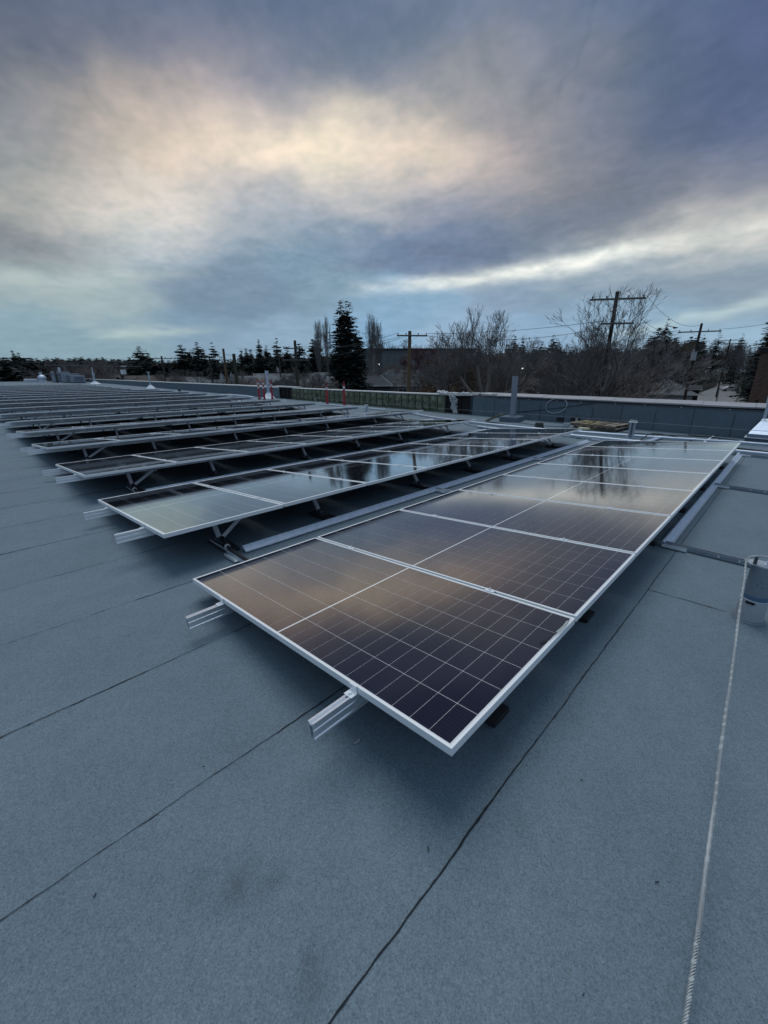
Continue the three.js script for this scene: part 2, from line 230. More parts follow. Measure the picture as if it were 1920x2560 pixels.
// ------------------------------------------------------------------ the roof: strips of cap sheet, each lapping the next, with bitumen bleeding from the laps
const ROW_DX = 2.871, TILT = 0.09105, LEN = 2.366, PITCH = 1.154, LOW = 0.1753;
const roof = new THREE.Group(); roof.name = 'flat_roof'; scene.add(roof); tag(roof, 'flat roof of blue grey mineral cap sheet laid in parallel strips', null, null, 'structure');
const parapetZ = (x) => -13.25 + 0.03 * (x - 2.2);
{
  const stains = []; { const r = rng(31);
    const spots = [[1.96, 0.66, 0.09, 0.5], [1.90, 0.76, 0.07, 0.45], [2.04, 0.57, 0.05, 0.5], [2.33, 0.60, 0.06, 0.5], [2.36, 0.66, 0.04, 0.4], [1.92, 0.4, 0.05, 0.25], [2.62, -0.2, 0.1, 0.12], [0.4, 0.2, 0.09, 0.22], [0.15, 0.5, 0.05, 0.3], [3.04, -2.62, 0.16, 0.4], [2.2, -0.57, 0.2, 0.2], [-0.6, 0.4, 0.2, 0.12], [1.2, 0.3, 0.12, 0.1]];
    for (const s of spots) stains.push(s);
    for (let i = 0; i < 160; i++) stains.push([lerp(-14, 5, r()), lerp(-13, 3, r()), 0.05 + 0.4 * r() * r(), (r() < 0.3 ? -0.10 : 0.06) + 0.12 * r()]); }
  const tone = (x, z, s) => { let v = 1 + 0.05 * n2(x * 0.7 + 9, z * 0.5) + 0.04 * n2(x * 2.3, z * 1.7 + 5) + 0.02 * n2(x * 7, z * 7); 
    for (const [sx, sz, sr, sk] of stains) { const d2 = (x - sx) ** 2 + (z - sz) ** 2; if (d2 < sr * sr * 4) v -= sk * Math.exp(-d2 / (sr * sr) * 1.6) * (0.55 + 0.75 * n2(x * 16, z * 16) * 0.8 + 0.3 * n2(x * 40, z * 40)); }
    return v * s; };
  const rr = rng(41);
  const x0 = 2.435, W = 0.9135;
  for (let k = -8; k <= 106; k++) {
    const xr = x0 - W * (k - 1), xl = x0 - W * k;                   // the strip lies between two seams
    const near = k >= -1 && k <= 5, mid = k > 5 && k < 18;
    const zA = 9, zB = parapetZ((xl + xr) / 2) + 0.02;
    const strip = new THREE.Group();
    const ns = near ? 14 : mid ? 5 : 2, zs = [];
    for (let z = zA; z > zB; ) { zs.push(z); const d = Math.hypot((xl + xr) / 2 - 2.9, z - 0.9); z -= near || mid ? (d < 3 ? 0.06 : d < 6 ? 0.14 : 0.4) : 2; }
    zs.push(zB);
    const s = 0.97 + 0.06 * rr(), pos = [], uv = [], col = [], idx = [], ou = rr() * 5, ov = rr() * 5;
    for (const z of zs) for (let i = 0; i <= ns; i++) { const t = i / ns, x = lerp(xl, xr, t); pos.push(x, 0.0025 * (1 - t) + 0.0005 * n2(x * 3, z * 1.2), z); uv.push(x + ou, z + ov); const v = tone(x, z, s); col.push(v, v, v); }
    for (let j = 0; j + 1 < zs.length; j++) for (let i = 0; i < ns; i++) { const a = j * (ns + 1) + i, b = a + ns + 1; idx.push(a, a + 1, b, a + 1, b + 1, b); }
    const g = new THREE.BufferGeometry(); g.setAttribute('position', new THREE.Float32BufferAttribute(pos, 3)); g.setAttribute('uv', new THREE.Float32BufferAttribute(uv, 2)); g.setAttribute('color', new THREE.Float32BufferAttribute(col, 3)); g.setIndex(idx); g.computeVertexNormals();
    const m = new THREE.Mesh(g, roofMat); m.name = 'membrane_strip'; m.receiveShadow = true; roof.add(m);
    if (k < -4 || k > 30) continue;
    // bitumen along the lap at the strip's left edge: a ragged bead that swells and nearly vanishes
    const bp = [], bi = []; let c = 0; const strength = [0.5, 1.0, 1.1, 0.6, 0.55, 0.9, 0.55, 1.0, 0.5, 0.5][(k + 20) % 10 === 0 ? 0 : clamp(k, 0, 9)];
    for (let z = zA; z > zB; z -= (near && z < 3 ? 0.02 : 0.1)) {
      let w = 0.0021 + 0.0022 * Math.max(0, n2(z * 1.1, k * 7.3) + 0.25) + 0.0018 * Math.max(0, n2(z * 9, k * 3.1));
      if (k === 0) w += 0.007 * Math.exp(-((z + 0.1) ** 2) / 0.02) + 0.003;
      w *= strength * (k < 3 ? 0.8 : k < 6 ? 1.5 : 2.2); if (n2(z * 2.4 + 40, k * 5.5) < -0.45 && k > 1) w *= 0.5;
      const jx = 0.0022 * n2(z * 2.2, k) + 0.002 * n2(z * 9, k + 50) + 0.003 * n2(z * 0.6, k * 2);
      const ja = 0.6 + 0.8 * Math.abs(n2(z * 26, k + 9)), jb = 0.6 + 0.8 * Math.abs(n2(z * 23, k + 19));
      bp.push(xl + jx - w * ja, 0.0062, z, xl + jx + w * jb, 0.0062, z); if (c) bi.push(2 * c - 2, 2 * c - 1, 2 * c, 2 * c - 1, 2 * c + 1, 2 * c); c++;
    }
    const bg = new THREE.BufferGeometry(); bg.setAttribute('position', new THREE.Float32BufferAttribute(bp, 3)); bg.setIndex(bi); bg.computeVertexNormals();
    const bm = new THREE.Mesh(bg, bitumen); bm.name = 'seam_bead'; m.add(bm);
  }
  // end laps across single strips
  for (const [xa, xb, z, w] of [[2.44, 2.93, -2.585, 0.006], [1.55, 2.42, -7.4, 0.005], [0.62, 1.5, -11.2, 0.006], [3.36, 4.2, -5.2, 0.006]]) {
    const bp = [], bi = []; let c = 0;
    for (let x = xa; x < xb; x += 0.02) { const f = w * (0.5 + 0.9 * Math.abs(n2(x * 9, z))) * 0.6; const jz = 0.005 * n2(x * 5, z) - (x - xa) * 0.08; bp.push(x, 0.0068, z + jz - f, x, 0.0068, z + jz + f); if (c) bi.push(2 * c - 2, 2 * c, 2 * c - 1, 2 * c - 1, 2 * c, 2 * c + 1); c++; }
    const bg = new THREE.BufferGeometry(); bg.setAttribute('position', new THREE.Float32BufferAttribute(bp, 3)); bg.setIndex(bi); bg.computeVertexNormals();
    part('end_lap', bg, bitumen, roof);
  }
  // stray dabs of bitumen and grit
  const dab = []; const r = rng(51);
  for (const [x, z, l, a] of [[2.36, 0.115, 0.016, 2.2], [2.98, -0.35, 0.014, 0.8], [2.66, -0.55, 0.01, 0.2], [1.66, 1.0, 0.012, 2.2], [1.45, 0.55, 0.01, 1], [2.9, 0.1, 0.009, 1.4]]) dab.push(box(l, 0.003, l * 0.22, x, 0.008, z, a));
  parts('bitumen_dab', dab, bitumen, roof);
  const lint = []; for (const [x, z] of [[1.83, -0.02], [1.832, -0.026]]) lint.push(tube([V(x, 0.009, z), V(x + 0.012, 0.012, z + 0.012), V(x + 0.004, 0.009, z + 0.03)], 0.0016, 8, 4));
  parts('plastic_shred', lint, M(0.6, 0.55, 0.56), roof);
}
// the school below the roof
{
  const b = thing('school_building', 'low flat roofed school building carrying the solar array', 'building', 0, 0, 0);
  part('wall', prism([[9.3, 9.3], [9.3, -13.3], [-93, -16.35], [-93, 9.3]], -4, -0.03), M(0.24, 0.2, 0.17), b);
}

// ------------------------------------------------------------------ the parapet along the far side
const hTop = (x) => x > -6.4 ? 0.80 : x > -8 ? lerp(0.78, 0.745, (-6.4 - x) / 1.6) : x > -20 ? lerp(0.745, 0.70, (-8 - x) / 12) : x > -27 ? 0.71 : x > -40 ? lerp(0.71, 0.66, (-27 - x) / 13) : lerp(0.66, 0.46, (-40 - x) / 51);
function wallBit(xa, xb, y0, y1, d0, d1) {                          // a block of the parapet between two x, two heights (numbers or functions of x) and two depths behind its face
  const f = (y, x) => typeof y === 'function' ? y(x) : y, p = [];
  const c = (x, y, d) => [x, f(y, x), parapetZ(x) - d];
  const A = c(xa, y0, d0), B = c(xb, y0, d0), C = c(xb, y1, d0), D = c(xa, y1, d0), E = c(xa, y0, d1), F = c(xb, y0, d1), G = c(xb, y1, d1), H = c(xa, y1, d1);
  const quad = (a, b, c2, d) => p.push(...a, ...b, ...c2, ...a, ...c2, ...d);
  quad(A, B, C, D); quad(F, E, H, G); quad(D, C, G, H); quad(E, F, B, A); quad(E, A, D, H); quad(B, F, G, C);
  return metreUV(tris(p));
}
const parapet = thing('parapet_wall', 'long low parapet wall along the far edge of the roof, part of it stripped to green insulation', 'wall');
{
  const P0 = parapet, r = rng(61);
  parts('wall_core', [wallBit(-91, -21.2, 0, (x) => hTop(x) - 0.05, 0.03, 0.36), wallBit(-21.2, -6.4, 0, (x) => hTop(x) - 0.06, 0.16, 0.36), wallBit(-6.4, 9.3, 0, (x) => hTop(x) - 0.05, 0.03, 0.36)], M(0.03, 0.032, 0.036), P0);
  // cant strip at the foot
  // membrane upstands, sheet by sheet
  const edges = [9.3, 8.4, 7.5, 6.55, 5.6, 4.7, 3.75, 2.82, 1.85, 0.97, 0.06, -0.85, -1.7, -2.61, -3.47, -4.28, -5.3, -6.4];
  for (let i = 0; i + 1 < edges.length; i++) part('membrane_panel', wallBit(edges[i + 1] + 0.001, edges[i] - 0.001, 0.0, (x) => hTop(x) - 0.075, 0.0 + 0.002 * (i % 2), 0.03), wallMembrane, P0);
  for (let x = -21.2; x > -90; x -= 3.05) part('membrane_panel', wallBit(Math.max(x - 3.045, -91), x, 0, (q) => hTop(q) - 0.06, 0.0, 0.03), wallMembrane, P0);
  parts('seam_bead', edges.slice(1, -1).map((x, i) => wallBit(x - 0.004 - 0.004 * r(), x + 0.003, 0.01, (q) => hTop(q) - 0.09 - 0.25 * r() * (i % 2), -0.006, 0.004)), bitumen, P0);
  // coping and the bar under it
  const joints = [9.3, 8.0, 6.7, 5.6, 4.45, 3.32, 2.2, 1.08, -0.05, -1.17, -2.3, -3.43, -4.65, -5.9];
  const copingMat = M(0.42, 0.43, 0.46, { roughness: 0.55, metalness: 0.1, map: flatish });
  for (let i = 0; i + 1 < joints.length; i++) {
    const xa = joints[i + 1] + 0.004, xb = joints[i] - 0.004, g = wallBit(xa, xb, (x) => hTop(x) - 0.03, hTop, -0.05, 0.42), p = g.attributes.position;
    for (let k = 0; k < p.count; k++) { const d = parapetZ(p.getX(k)) - p.getZ(k); if (d > 0.2) p.setY(k, p.getY(k) + 0.075); p.setY(k, p.getY(k) + 0.004 * (i % 2)); }
    g.computeVertexNormals(); part('coping', g, copingMat, P0);
  }
  part('termination_bar', [wallBit(-5.2, 9.3, (x) => hTop(x) - 0.11, (x) => hTop(x) - 0.075, -0.012, 0.0)], steelDark, P0);
  for (let x = 8.9; x > -5; x -= 0.92) part('bar_fixing', cyl(0.014, 0.014, 0.02, x + 0.2 * r(), hTop(x) - 0.09, parapetZ(x) + 0.022, 7), alu, P0);
  const white = M(0.78, 0.78, 0.76, { roughness: 0.5 });
  parts('edge_strip', [wallBit(-7.2, -6.3, (x) => hTop(x) - 0.05, hTop, -0.03, 0.4)], white, P0);
  for (let x = -7.22; x > -19.5; x -= 3.0) part('edge_strip', wallBit(Math.max(x - 2.99, -19.6), x, (q) => hTop(q) - 0.045, hTop, 0.02, 0.42), white, P0);
  for (let x = -21.25; x > -91; x -= 3.0) part('edge_strip', wallBit(Math.max(x - 2.99, -91), x, (q) => hTop(q) - 0.06, hTop, -0.04, 0.42), white, P0);
  // stripped bays: black sheathing, studs, green mineral wool batts
  parts('sheathing', [wallBit(-6.4, -6.28, 0, (x) => hTop(x) - 0.06, 0.0, 0.2), wallBit(-7.72, -6.4, 0.0, (x) => hTop(x) - 0.06, 0.12, 0.17), wallBit(-21.2, -19.85, 0, (x) => hTop(x) - 0.06, 0.12, 0.17)], M(0.016, 0.015, 0.016), P0);
  const ply = M(0.05, 0.045, 0.04, { map: woodTex });
  for (const x of [-20.25, -20.65, -21.0, -6.95]) part('stud', wallBit(x - 0.02, x + 0.02, 0.02, (q) => hTop(q) - 0.06, 0.05, 0.12), ply, P0);
  const studMat = M(0.26, 0.27, 0.19, { map: woodTex, roughness: 0.9 }), batt = M(0.27, 0.31, 0.21, { map: patchy, roughness: 1 }), batt2 = M(0.31, 0.345, 0.235, { map: patchy, roughness: 1 });
  const studs = [-7.74]; for (let x = -8.17; x > -19.9; x -= 0.428) studs.push(x);
  studs.forEach((x, i) => {
    part('stud', wallBit(x - 0.022, x + 0.022, 0.02, (q) => hTop(q) - 0.045, 0.025 + 0.01 * r(), 0.14), studMat, P0);
    if (i + 1 < studs.length) {
      const xa = studs[i + 1] + 0.024, xb = x - 0.024, nx = 7, ny = 10, pos = [], idx = [], sd = i * 3.7;
      const lap = 0.3 + 0.4 * r();
      for (let b = 0; b <= ny; b++) for (let a = 0; a <= nx; a++) {
        const u = a / nx, v = b / ny, X = lerp(xa, xb, u), Y = lerp(0.02, hTop(X) - 0.05, v);
        const edge = Math.min(u, 1 - u, v * 1.6, (1 - v) * 1.6);
        let d = 0.085 - 0.075 * sstep(0, 0.28, edge) + 0.03 * n2(u * 2.2 + sd, v * 3.1) + 0.014 * n2(u * 7 + sd, v * 9);
        if (Math.abs(v - lap) < 0.05 && i % 3 === 0) d += 0.05;
        pos.push(X, Y, parapetZ(X) - Math.max(d, -0.02) - 0.01);
      }
      for (let b = 0; b < ny; b++) for (let a = 0; a < nx; a++) { const k = b * (nx + 1) + a; idx.push(k, k + 1, k + nx + 1, k + 1, k + nx + 2, k + nx + 1); }
      const g = new THREE.BufferGeometry(); g.setAttribute('position', new THREE.Float32BufferAttribute(pos, 3)); g.setAttribute('uv', new THREE.Float32BufferAttribute(pos.flatMap((v, q) => q % 3 === 2 ? [] : [v]), 2)); g.setIndex(idx); g.computeVertexNormals();
      part('insulation_batt', g, i % 3 ? batt : batt2, P0);
    }
  });
  part('sill_plate', wallBit(-19.9, -7.74, 0.0, 0.03, 0.01, 0.14), studMat, P0);
  part('drain_scupper', [wallBit(-2.83, -2.58, 0.06, 0.17, -0.03, 0.01)], blackMat, P0);
}
{ // white boards lying loose on the wall
  for (const [i, [xa, xb, y, o, lab]] of [[-22.6, -19.3, 0.0, 0.02, 'longest weathered white board lying loose on top of the parapet by the dark bay'], [-21.9, -19.1, 0.03, 0.16, 'upper white board lying askew on the stack on top of the parapet']].entries()) {
    tag(part('loose_plank', wallBit(xa, xb, (x) => hTop(x) + 0.002 + y, (x) => hTop(x) + 0.03 + y, o, o + 0.24), M(0.6, 0.62, 0.62), scene), lab, 'board', null);
  }
}

// ------------------------------------------------------------------ the solar array: racks and panels
const ROWS = []; for (let n = 1; n <= 20; n++) ROWS.push({ n, count: n <= 3 ? 8 : n <= 13 ? 9 : 8, x0: -ROW_DX * (n - 1) });
const MOD = 1.134, ct = Math.cos(TILT), st_ = Math.sin(TILT);
const onP = (t, s, h = 0) => V(t * ct - h * st_, LOW + t * st_ + h * ct, -s);   // a point on a row's tilted plane: up the slope, along the row, above
const RAIL_F = 1.842, RAIL_B = 0.511, RAIL_H = 0.083, LEGS = [0.6, 1.83, 3.68, 5.1, 6.5, 8.45];
{
  const prof = new THREE.Shape([[-0.018, 0], [0.018, 0], [0.018, 0.010], [0.0135, 0.014], [0.0135, 0.026], [0.018, 0.031], [0.018, 0.049], [0.0145, 0.052], [0.0145, 0.063], [0.018, 0.067], [0.018, RAIL_H], [0.007, RAIL_H], [0.007, 0.074], [-0.007, 0.074], [-0.007, RAIL_H], [-0.018, RAIL_H], [-0.018, 0.067], [-0.0145, 0.063], [-0.0145, 0.052], [-0.018, 0.049], [-0.018, 0.031], [-0.0135, 0.026], [-0.0135, 0.014], [-0.018, 0.010]].map(([x, y]) => new THREE.Vector2(x, y)));
  const hole = new THREE.Path([[-0.0118, 0.003], [-0.0118, 0.068], [0.0118, 0.068], [0.0118, 0.003]].map(([x, y]) => new THREE.Vector2(x, y))); prof.holes.push(hole);
  const railGeo = (s0, s1) => { const g = new THREE.ExtrudeGeometry(prof, { depth: s1 - s0, bevelEnabled: false }); g.translate(0, -RAIL_H, -s1); return g; };
  const leg = join([bar(V(2.03, 0.02, 0), V(1.865, 0.246, 0), 0.04, 0.005), bar(V(2.03, 0.02, 0.018), V(1.865, 0.246, 0.018), 0.004, 0.026), bar(V(2.03, 0.02, -0.018), V(1.865, 0.246, -0.018), 0.004, 0.026)]);
  const legBolt = [stick(V(1.885, 0.222, 0.02), V(1.885, 0.222, 0.03), 0.01, 0.01, 6), stick(V(2.02, 0.045, 0.02), V(2.02, 0.045, 0.03), 0.01, 0.01, 6)];
  const back = join([box(0.05, 0.09, 0.04, RAIL_B, 0.06, 0), box(0.12, 0.012, 0.1, RAIL_B, 0.02, 0)]);
  const pad = [rbox(0.38, 0.03, 0.15, 0.006, 2.07, 0.021, 0), rbox(0.3, 0.022, 0.15, 0.006, RAIL_B + 0.02, 0.014, 0)];
  const footPlate = join([box(0.16, 0.008, 0.1, 2.03, 0.041, 0), box(0.05, 0.05, 0.06, 2.03, 0.065, 0)]);
  const braceGeo = (sg) => join([bar(V(1.995, 0.075, -0.03 * sg), V(1.878, 0.235, -0.36 * sg), 0.036, 0.006, V(1, 0.5, 0)), stick(V(2.0, 0.24, -0.35 * sg), V(1.87, 0.228, -0.35 * sg), 0.009, 0.009, 6)]);
  const BR = { 1: braceGeo(1), '-1': braceGeo(-1) };
  const midClamp = join([box(0.062, 0.004, 0.036), box(0.012, 0.03, 0.012, 0, -0.016, 0), cyl(0.0085, 0.0085, 0.009, 0, 0.0065, 0, 6), cyl(0.004, 0.004, 0.016, 0, 0.012, 0, 6)]);
  const endClamp = join([box(0.04, 0.002, 0.008, 0, 0.001, -0.002), box(0.045, 0.036, 0.003, 0, -0.017, 0.0035), box(0.05, 0.003, 0.036, 0, -0.034, 0.022), cyl(0.0085, 0.0085, 0.009, 0, -0.028, 0.024, 6), cyl(0.013, 0.013, 0.002, 0, -0.0325, 0.024, 10)]);
  const chan = new THREE.Shape([[0, 0], [0, 0.05], [0.014, 0.052], [0.066, 0.01], [0.085, 0.008], [0.085, 0.004], [0.064, 0.005], [0.012, 0.047], [0.004, 0.046], [0.004, 0]].map(([x, y]) => new THREE.Vector2(x, y)));
  const chanGeo = (s0, s1) => { const g = new THREE.ExtrudeGeometry(chan, { depth: s1 - s0, bevelEnabled: false }); g.translate(0, 0.008, -s1); return metreUV(g); };
  const uShape = new THREE.Shape([[-0.024, 0], [0.024, 0], [0.024, 0.042], [0.016, 0.042], [0.016, 0.039], [0.021, 0.039], [0.021, 0.003], [-0.021, 0.003], [-0.021, 0.039], [-0.016, 0.039], [-0.016, 0.042], [-0.024, 0.042]].map(([x, y]) => new THREE.Vector2(x, y)));
  const uGeo = (xa, xb, s) => { const g = new THREE.ExtrudeGeometry(uShape, { depth: xb - xa, bevelEnabled: false }); g.rotateY(Math.PI / 2); g.translate(xa, 0.01, -s); return metreUV(g); };
  for (const R of ROWS) {
    const { n, count, x0 } = R, end = count * PITCH - 0.02;
    const rk = thing('mounting_rack', n === 1 ? 'aluminium mounting rack of rails and clamps under the front row of panels' : `aluminium mounting rack on short legs under the ${ORD[n]} row of panels counted from the front`, 'mounting rack', x0, 0, 0, 0, 'mounting racks under the rows of solar panels');
    const fr = part('rail', railGeo(-0.238, end + (n === 1 ? 0.12 : 0.36)), n === 1 ? railMat : brightAlu, rk); fr.position.copy(onP(RAIL_F, 0, -0.036)); fr.rotation.z = TILT;
    const br = part('rail', fr.geometry, n === 1 ? railMat : brightAlu, rk); br.position.copy(onP(RAIL_B, 0, -0.036)); br.rotation.z = TILT;
    const core = box(0.0232, 0.0635, end + 0.2, 0, -RAIL_H + 0.0355, -(end / 2) + 0.02);  // black fill added to paint the shade inside the hollow rail ends
    if (n === 1) { part('rail_shade_fill', core, blackMat, fr); part('rail_shade_fill', core, blackMat, br); }
    const legs = count === 9 ? [...LEGS, 9.75] : LEGS;
    legs.forEach((s, i) => {
      const l = part('leg', leg, brightAlu, rk); l.position.z = -s;
      if (n < 7) parts('bolt', legBolt, steelDark, l);
      const bk = part('back_leg', back, galvDull, rk); bk.position.z = -s;
      for (const pd of parts('foot_pad', pad, rubber, rk)) pd.position.z = -s;
      const fp = part('foot_plate', footPlate, steelDark, rk); fp.position.z = -s;
      if (i === 0 || i === legs.length - 1) { const b = part('brace', BR[i === 0 ? 1 : -1], brightAlu, rk); b.position.z = -s; }
    });
    if (n < 12) for (let i = 0; i <= count; i++) for (const t of [RAIL_F, RAIL_B]) {
      const edge = i === 0 || i === count;
      const c = part(edge ? 'end_clamp' : 'mid_clamp', edge ? endClamp : midClamp, alu, rk);
      c.position.copy(onP(t, i === 0 ? -0.001 : i === count ? end + 0.001 : i * PITCH - 0.01, edge ? 0 : 0.0025)); c.rotation.set(0, i === count ? Math.PI : 0, i === count ? -TILT : TILT);
    }
    part('base_channel', chanGeo(n === 1 ? 3.66 : 0.68, n === 1 ? 10.3 : end + 0.6), galv, rk).position.x = 2.295;
    for (const s of [0.56, 3.69, 6.83, 10.18]) {
      if (n === 1 && s < 1) continue;
      const xb = n === 1 ? 6.2 : s < 1 ? 2.95 : ROW_DX + 0.45;
      part('cross_channel', uGeo(1.9, xb, s), n === 1 ? galvDark : galvDull, rk);
      if (n < 5) part('splice_plate', [box(0.2, 0.006, 0.07, 2.41, 0.016, -s + 0.03), box(0.2, 0.03, 0.004, 2.41, 0.03, -s + 0.064)], alu, rk);
      if (n === 1) for (const x of [2.75, 2.9, 3.6, 4.2]) part('slot_tab', box(0.012, 0.014, 0.004, x, 0.034, -s + 0.027), alu, rk);
    }
    if (n > 1 && n < 6) {
      part('cable_run', tube([V(2.05, 0.1, -0.6), V(2.15, 0.075, -0.57), V(2.3, 0.07, -0.555), V(2.6, 0.066, -0.55), V(2.9, 0.06, -0.55)], 0.016, 16, 7), rubber, rk);
      parts('cable_tie', [0, 1].map((k) => { const g = new THREE.TorusGeometry(0.021, 0.004, 6, 12); g.rotateY(Math.PI / 2); g.translate(2.24 + k * 0.022, 0.071, -0.558); return g; }), M(0.75, 0.76, 0.76), rk);
    }
    // cables under the row
    if (n < 8) { const pts = []; for (let s = 0.8; s < end; s += 0.45) pts.push(onP(RAIL_F - 0.06, s, -0.09 - 0.03 * Math.abs(n2(s * 2, n)))); part('panel_cable', tube(pts, 0.0045, 60, 4), rubber, rk); }
  }
}
{
  const F = 0.035, lip = 0.013, L = LEN, W = MOD;
  const frameGeo = join([rbox(L, F, lip, 0.0018, L / 2, -F / 2, -lip / 2), rbox(L, F, lip, 0.0018, L / 2, -F / 2, -W + lip / 2), rbox(lip, F, W - 2 * lip + 0.001, 0.0018, lip / 2, -F / 2 - 0.0002, -W / 2), rbox(lip, F, W - 2 * lip + 0.001, 0.0018, L - lip / 2, -F / 2 - 0.0002, -W / 2)]);
  const lamGeo = box(L - 2 * lip + 0.004, 0.004, W - 2 * lip + 0.004, L / 2, -0.0042, -W / 2);
  const backGeo = box(L - 2 * lip + 0.003, 0.002, W - 2 * lip + 0.003, L / 2, -0.0075, -W / 2);
  const jbox = [box(0.09, 0.018, 0.05, L / 2, -0.017, -W * 0.2), box(0.09, 0.018, 0.05, L / 2, -0.017, -W * 0.5), box(0.09, 0.018, 0.05, L / 2, -0.017, -W * 0.8)];
  const mx = 0.019, mz = 0.0165, gap = 0.011, cx = (L - 2 * mx - gap) / 24, cz = (W - 2 * mz) / 6;
  const cellGeo = box(cx - 0.0016, 0.0008, cz - 0.0024);
  function panel(detailed, plain) {
    const o = new THREE.Group();
    part('frame', frameGeo, frameMat, o);
    part('laminate', lamGeo, detailed ? sheetWhite : sheetMat, o);
    part('backsheet', backGeo, backMat, o);
    if (!plain) parts('junction_box', jbox, rubber, o);
    if (detailed) for (let i = 0; i < 24; i++) for (let j = 0; j < 6; j++) {
      const c = part('cell', cellGeo, (i * 7 + j * 3) % 5 < 3 ? cellMat : cellMat2, o);
      c.position.set(mx + (i + 0.5) * cx + (i > 11 ? gap : 0), -0.0021, -mz - (j + 0.5) * cz);
    }
    return o;
  }
  const near = panel(true), plain = panel(false), far = panel(false, true), r = rng(71);
  for (const { n, count, x0 } of ROWS) for (let i = 0; i < count; i++) {
    const o = (n === 1 && i < 4 ? near : n < 7 ? plain : far).clone(); o.name = numbered('solar_panel'); scene.add(o);
    o.position.set(x0, LOW + (r() - 0.5) * 0.002, -i * PITCH); o.rotation.z = TILT + (r() - 0.5) * 0.002; o.rotation.x = (r() - 0.5) * 0.0016;
    const row = n === 1 ? 'front' : ORD[n];
    tag(o, n === 1 && i === 0 ? 'large foreground solar panel at the near open corner of the front row' : n < 7 ? `${ORD[i + 1]} solar panel from the near left end of the ${row} row` : `${ORD[count - i]} solar panel from the far end of the ${row} row counted from the front`, 'solar panel', 'dark solar panels set in tilted rows');
  }
}
{ // a stray length of cable hooked over the frame of the front panel
  const o = thing('loose_cable', 'thin loose black and white cable curling over the frame of the foreground panel', 'cable');
  part('wire', tube([onP(2.348, 1.10, 0.006), onP(2.358, 1.02, 0.012), onP(2.356, 0.94, 0.011), onP(2.345, 0.86, 0.006), onP(2.325, 0.80, 0.004)], 0.0028, 20, 5), rubber, o);
  part('sleeve', tube([onP(2.353, 1.06, 0.010), onP(2.359, 0.99, 0.0135), onP(2.353, 0.92, 0.010)], 0.0042, 12, 6), M(0.5, 0.55, 0.5), o);
}

// ------------------------------------------------------------------ things on the roof
{ // lifeline anchor post with the rope that runs from it towards the camera
  const o = thing('anchor_post', 'scuffed metal anchor post with a bolted top plate standing at the right edge', 'anchor post', 3.045, 0, -2.625);
  part('base_flashing', [cyl(0.08, 0.097, 0.016, 0, 0.011, 0, 32)], M(0.14, 0.19, 0.23, { roughness: 0.9 }), o);
  part('flashing_sleeve', [cyl(0.074, 0.080, 0.17, 0, 0.085, 0, 32)], M(0.46, 0.50, 0.54, { map: flatish, roughness: 0.7 }), o);
  part('pipe', cyl(0.070, 0.071, 0.26, 0, 0.285, 0, 32), M(0.30, 0.36, 0.42, { metalness: 0.3, roughness: 0.4, map: zinc }), o);
  part('band', [cyl(0.0755, 0.0755, 0.034, 0, 0.185, 0, 32)], M(0.09, 0.17, 0.27, { roughness: 0.5 }), o);
  part('band_edge', (() => { const g = new THREE.TorusGeometry(0.0762, 0.002, 6, 32); g.rotateX(Math.PI / 2); g.translate(0, 0.167, 0); return g; })(), alu, o);
  const patch = (a0, a1, y0, y1, r0, rag) => { const v = [], N = 10; for (let i = 0; i < N; i++) { const p = lerp(a0, a1, i / N), q = lerp(a0, a1, (i + 1) / N), yp = y0 + rag * n2(i * 1.7, y0 * 9), yq = y0 + rag * n2((i + 1) * 1.7, y0 * 9); const c = (a, y) => [r0 * Math.sin(a), y, r0 * Math.cos(a)]; v.push(...c(p, yp), ...c(q, yq), ...c(q, y1), ...c(p, yp), ...c(q, y1), ...c(p, y1)); } return tris(v); };
  parts('black_mark', [patch(-0.55, 0.1, 0.142, 0.160, 0.0785, 0.003), patch(-0.35, 0.5, 0.003, 0.012, 0.0812, 0.008)], blackMat, o);
  parts('pipe_hole', [patch(-0.15, -0.08, 0.285, 0.292, 0.0715, 0), patch(0.2, 0.27, 0.275, 0.282, 0.0715, 0), patch(0.0, 0.05, 0.31, 0.316, 0.0715, 0)], blackMat, o);
  const plate = prism([[-0.115, -0.012], [-0.075, 0.055], [0.09, 0.075], [0.14, 0.01], [0.09, -0.07], [-0.06, -0.065]], 0.415, 0.421);
  part('top_plate', metreUV(plate), M(0.5, 0.56, 0.62, { metalness: 0.4, roughness: 0.5, map: zinc }), o);
  part('nut', [cyl(0.027, 0.027, 0.026, 0.025, 0.434, 0, 6), cyl(0.014, 0.014, 0.036, 0.025, 0.437, 0, 12), cyl(0.036, 0.036, 0.005, 0.025, 0.424, 0, 20)], galv, o);
  part('rope_eye', [stick(V(-0.055, 0.42, 0.035), V(-0.055, 0.475, 0.035), 0.011, 0.009, 10)], steelDark, o);
}
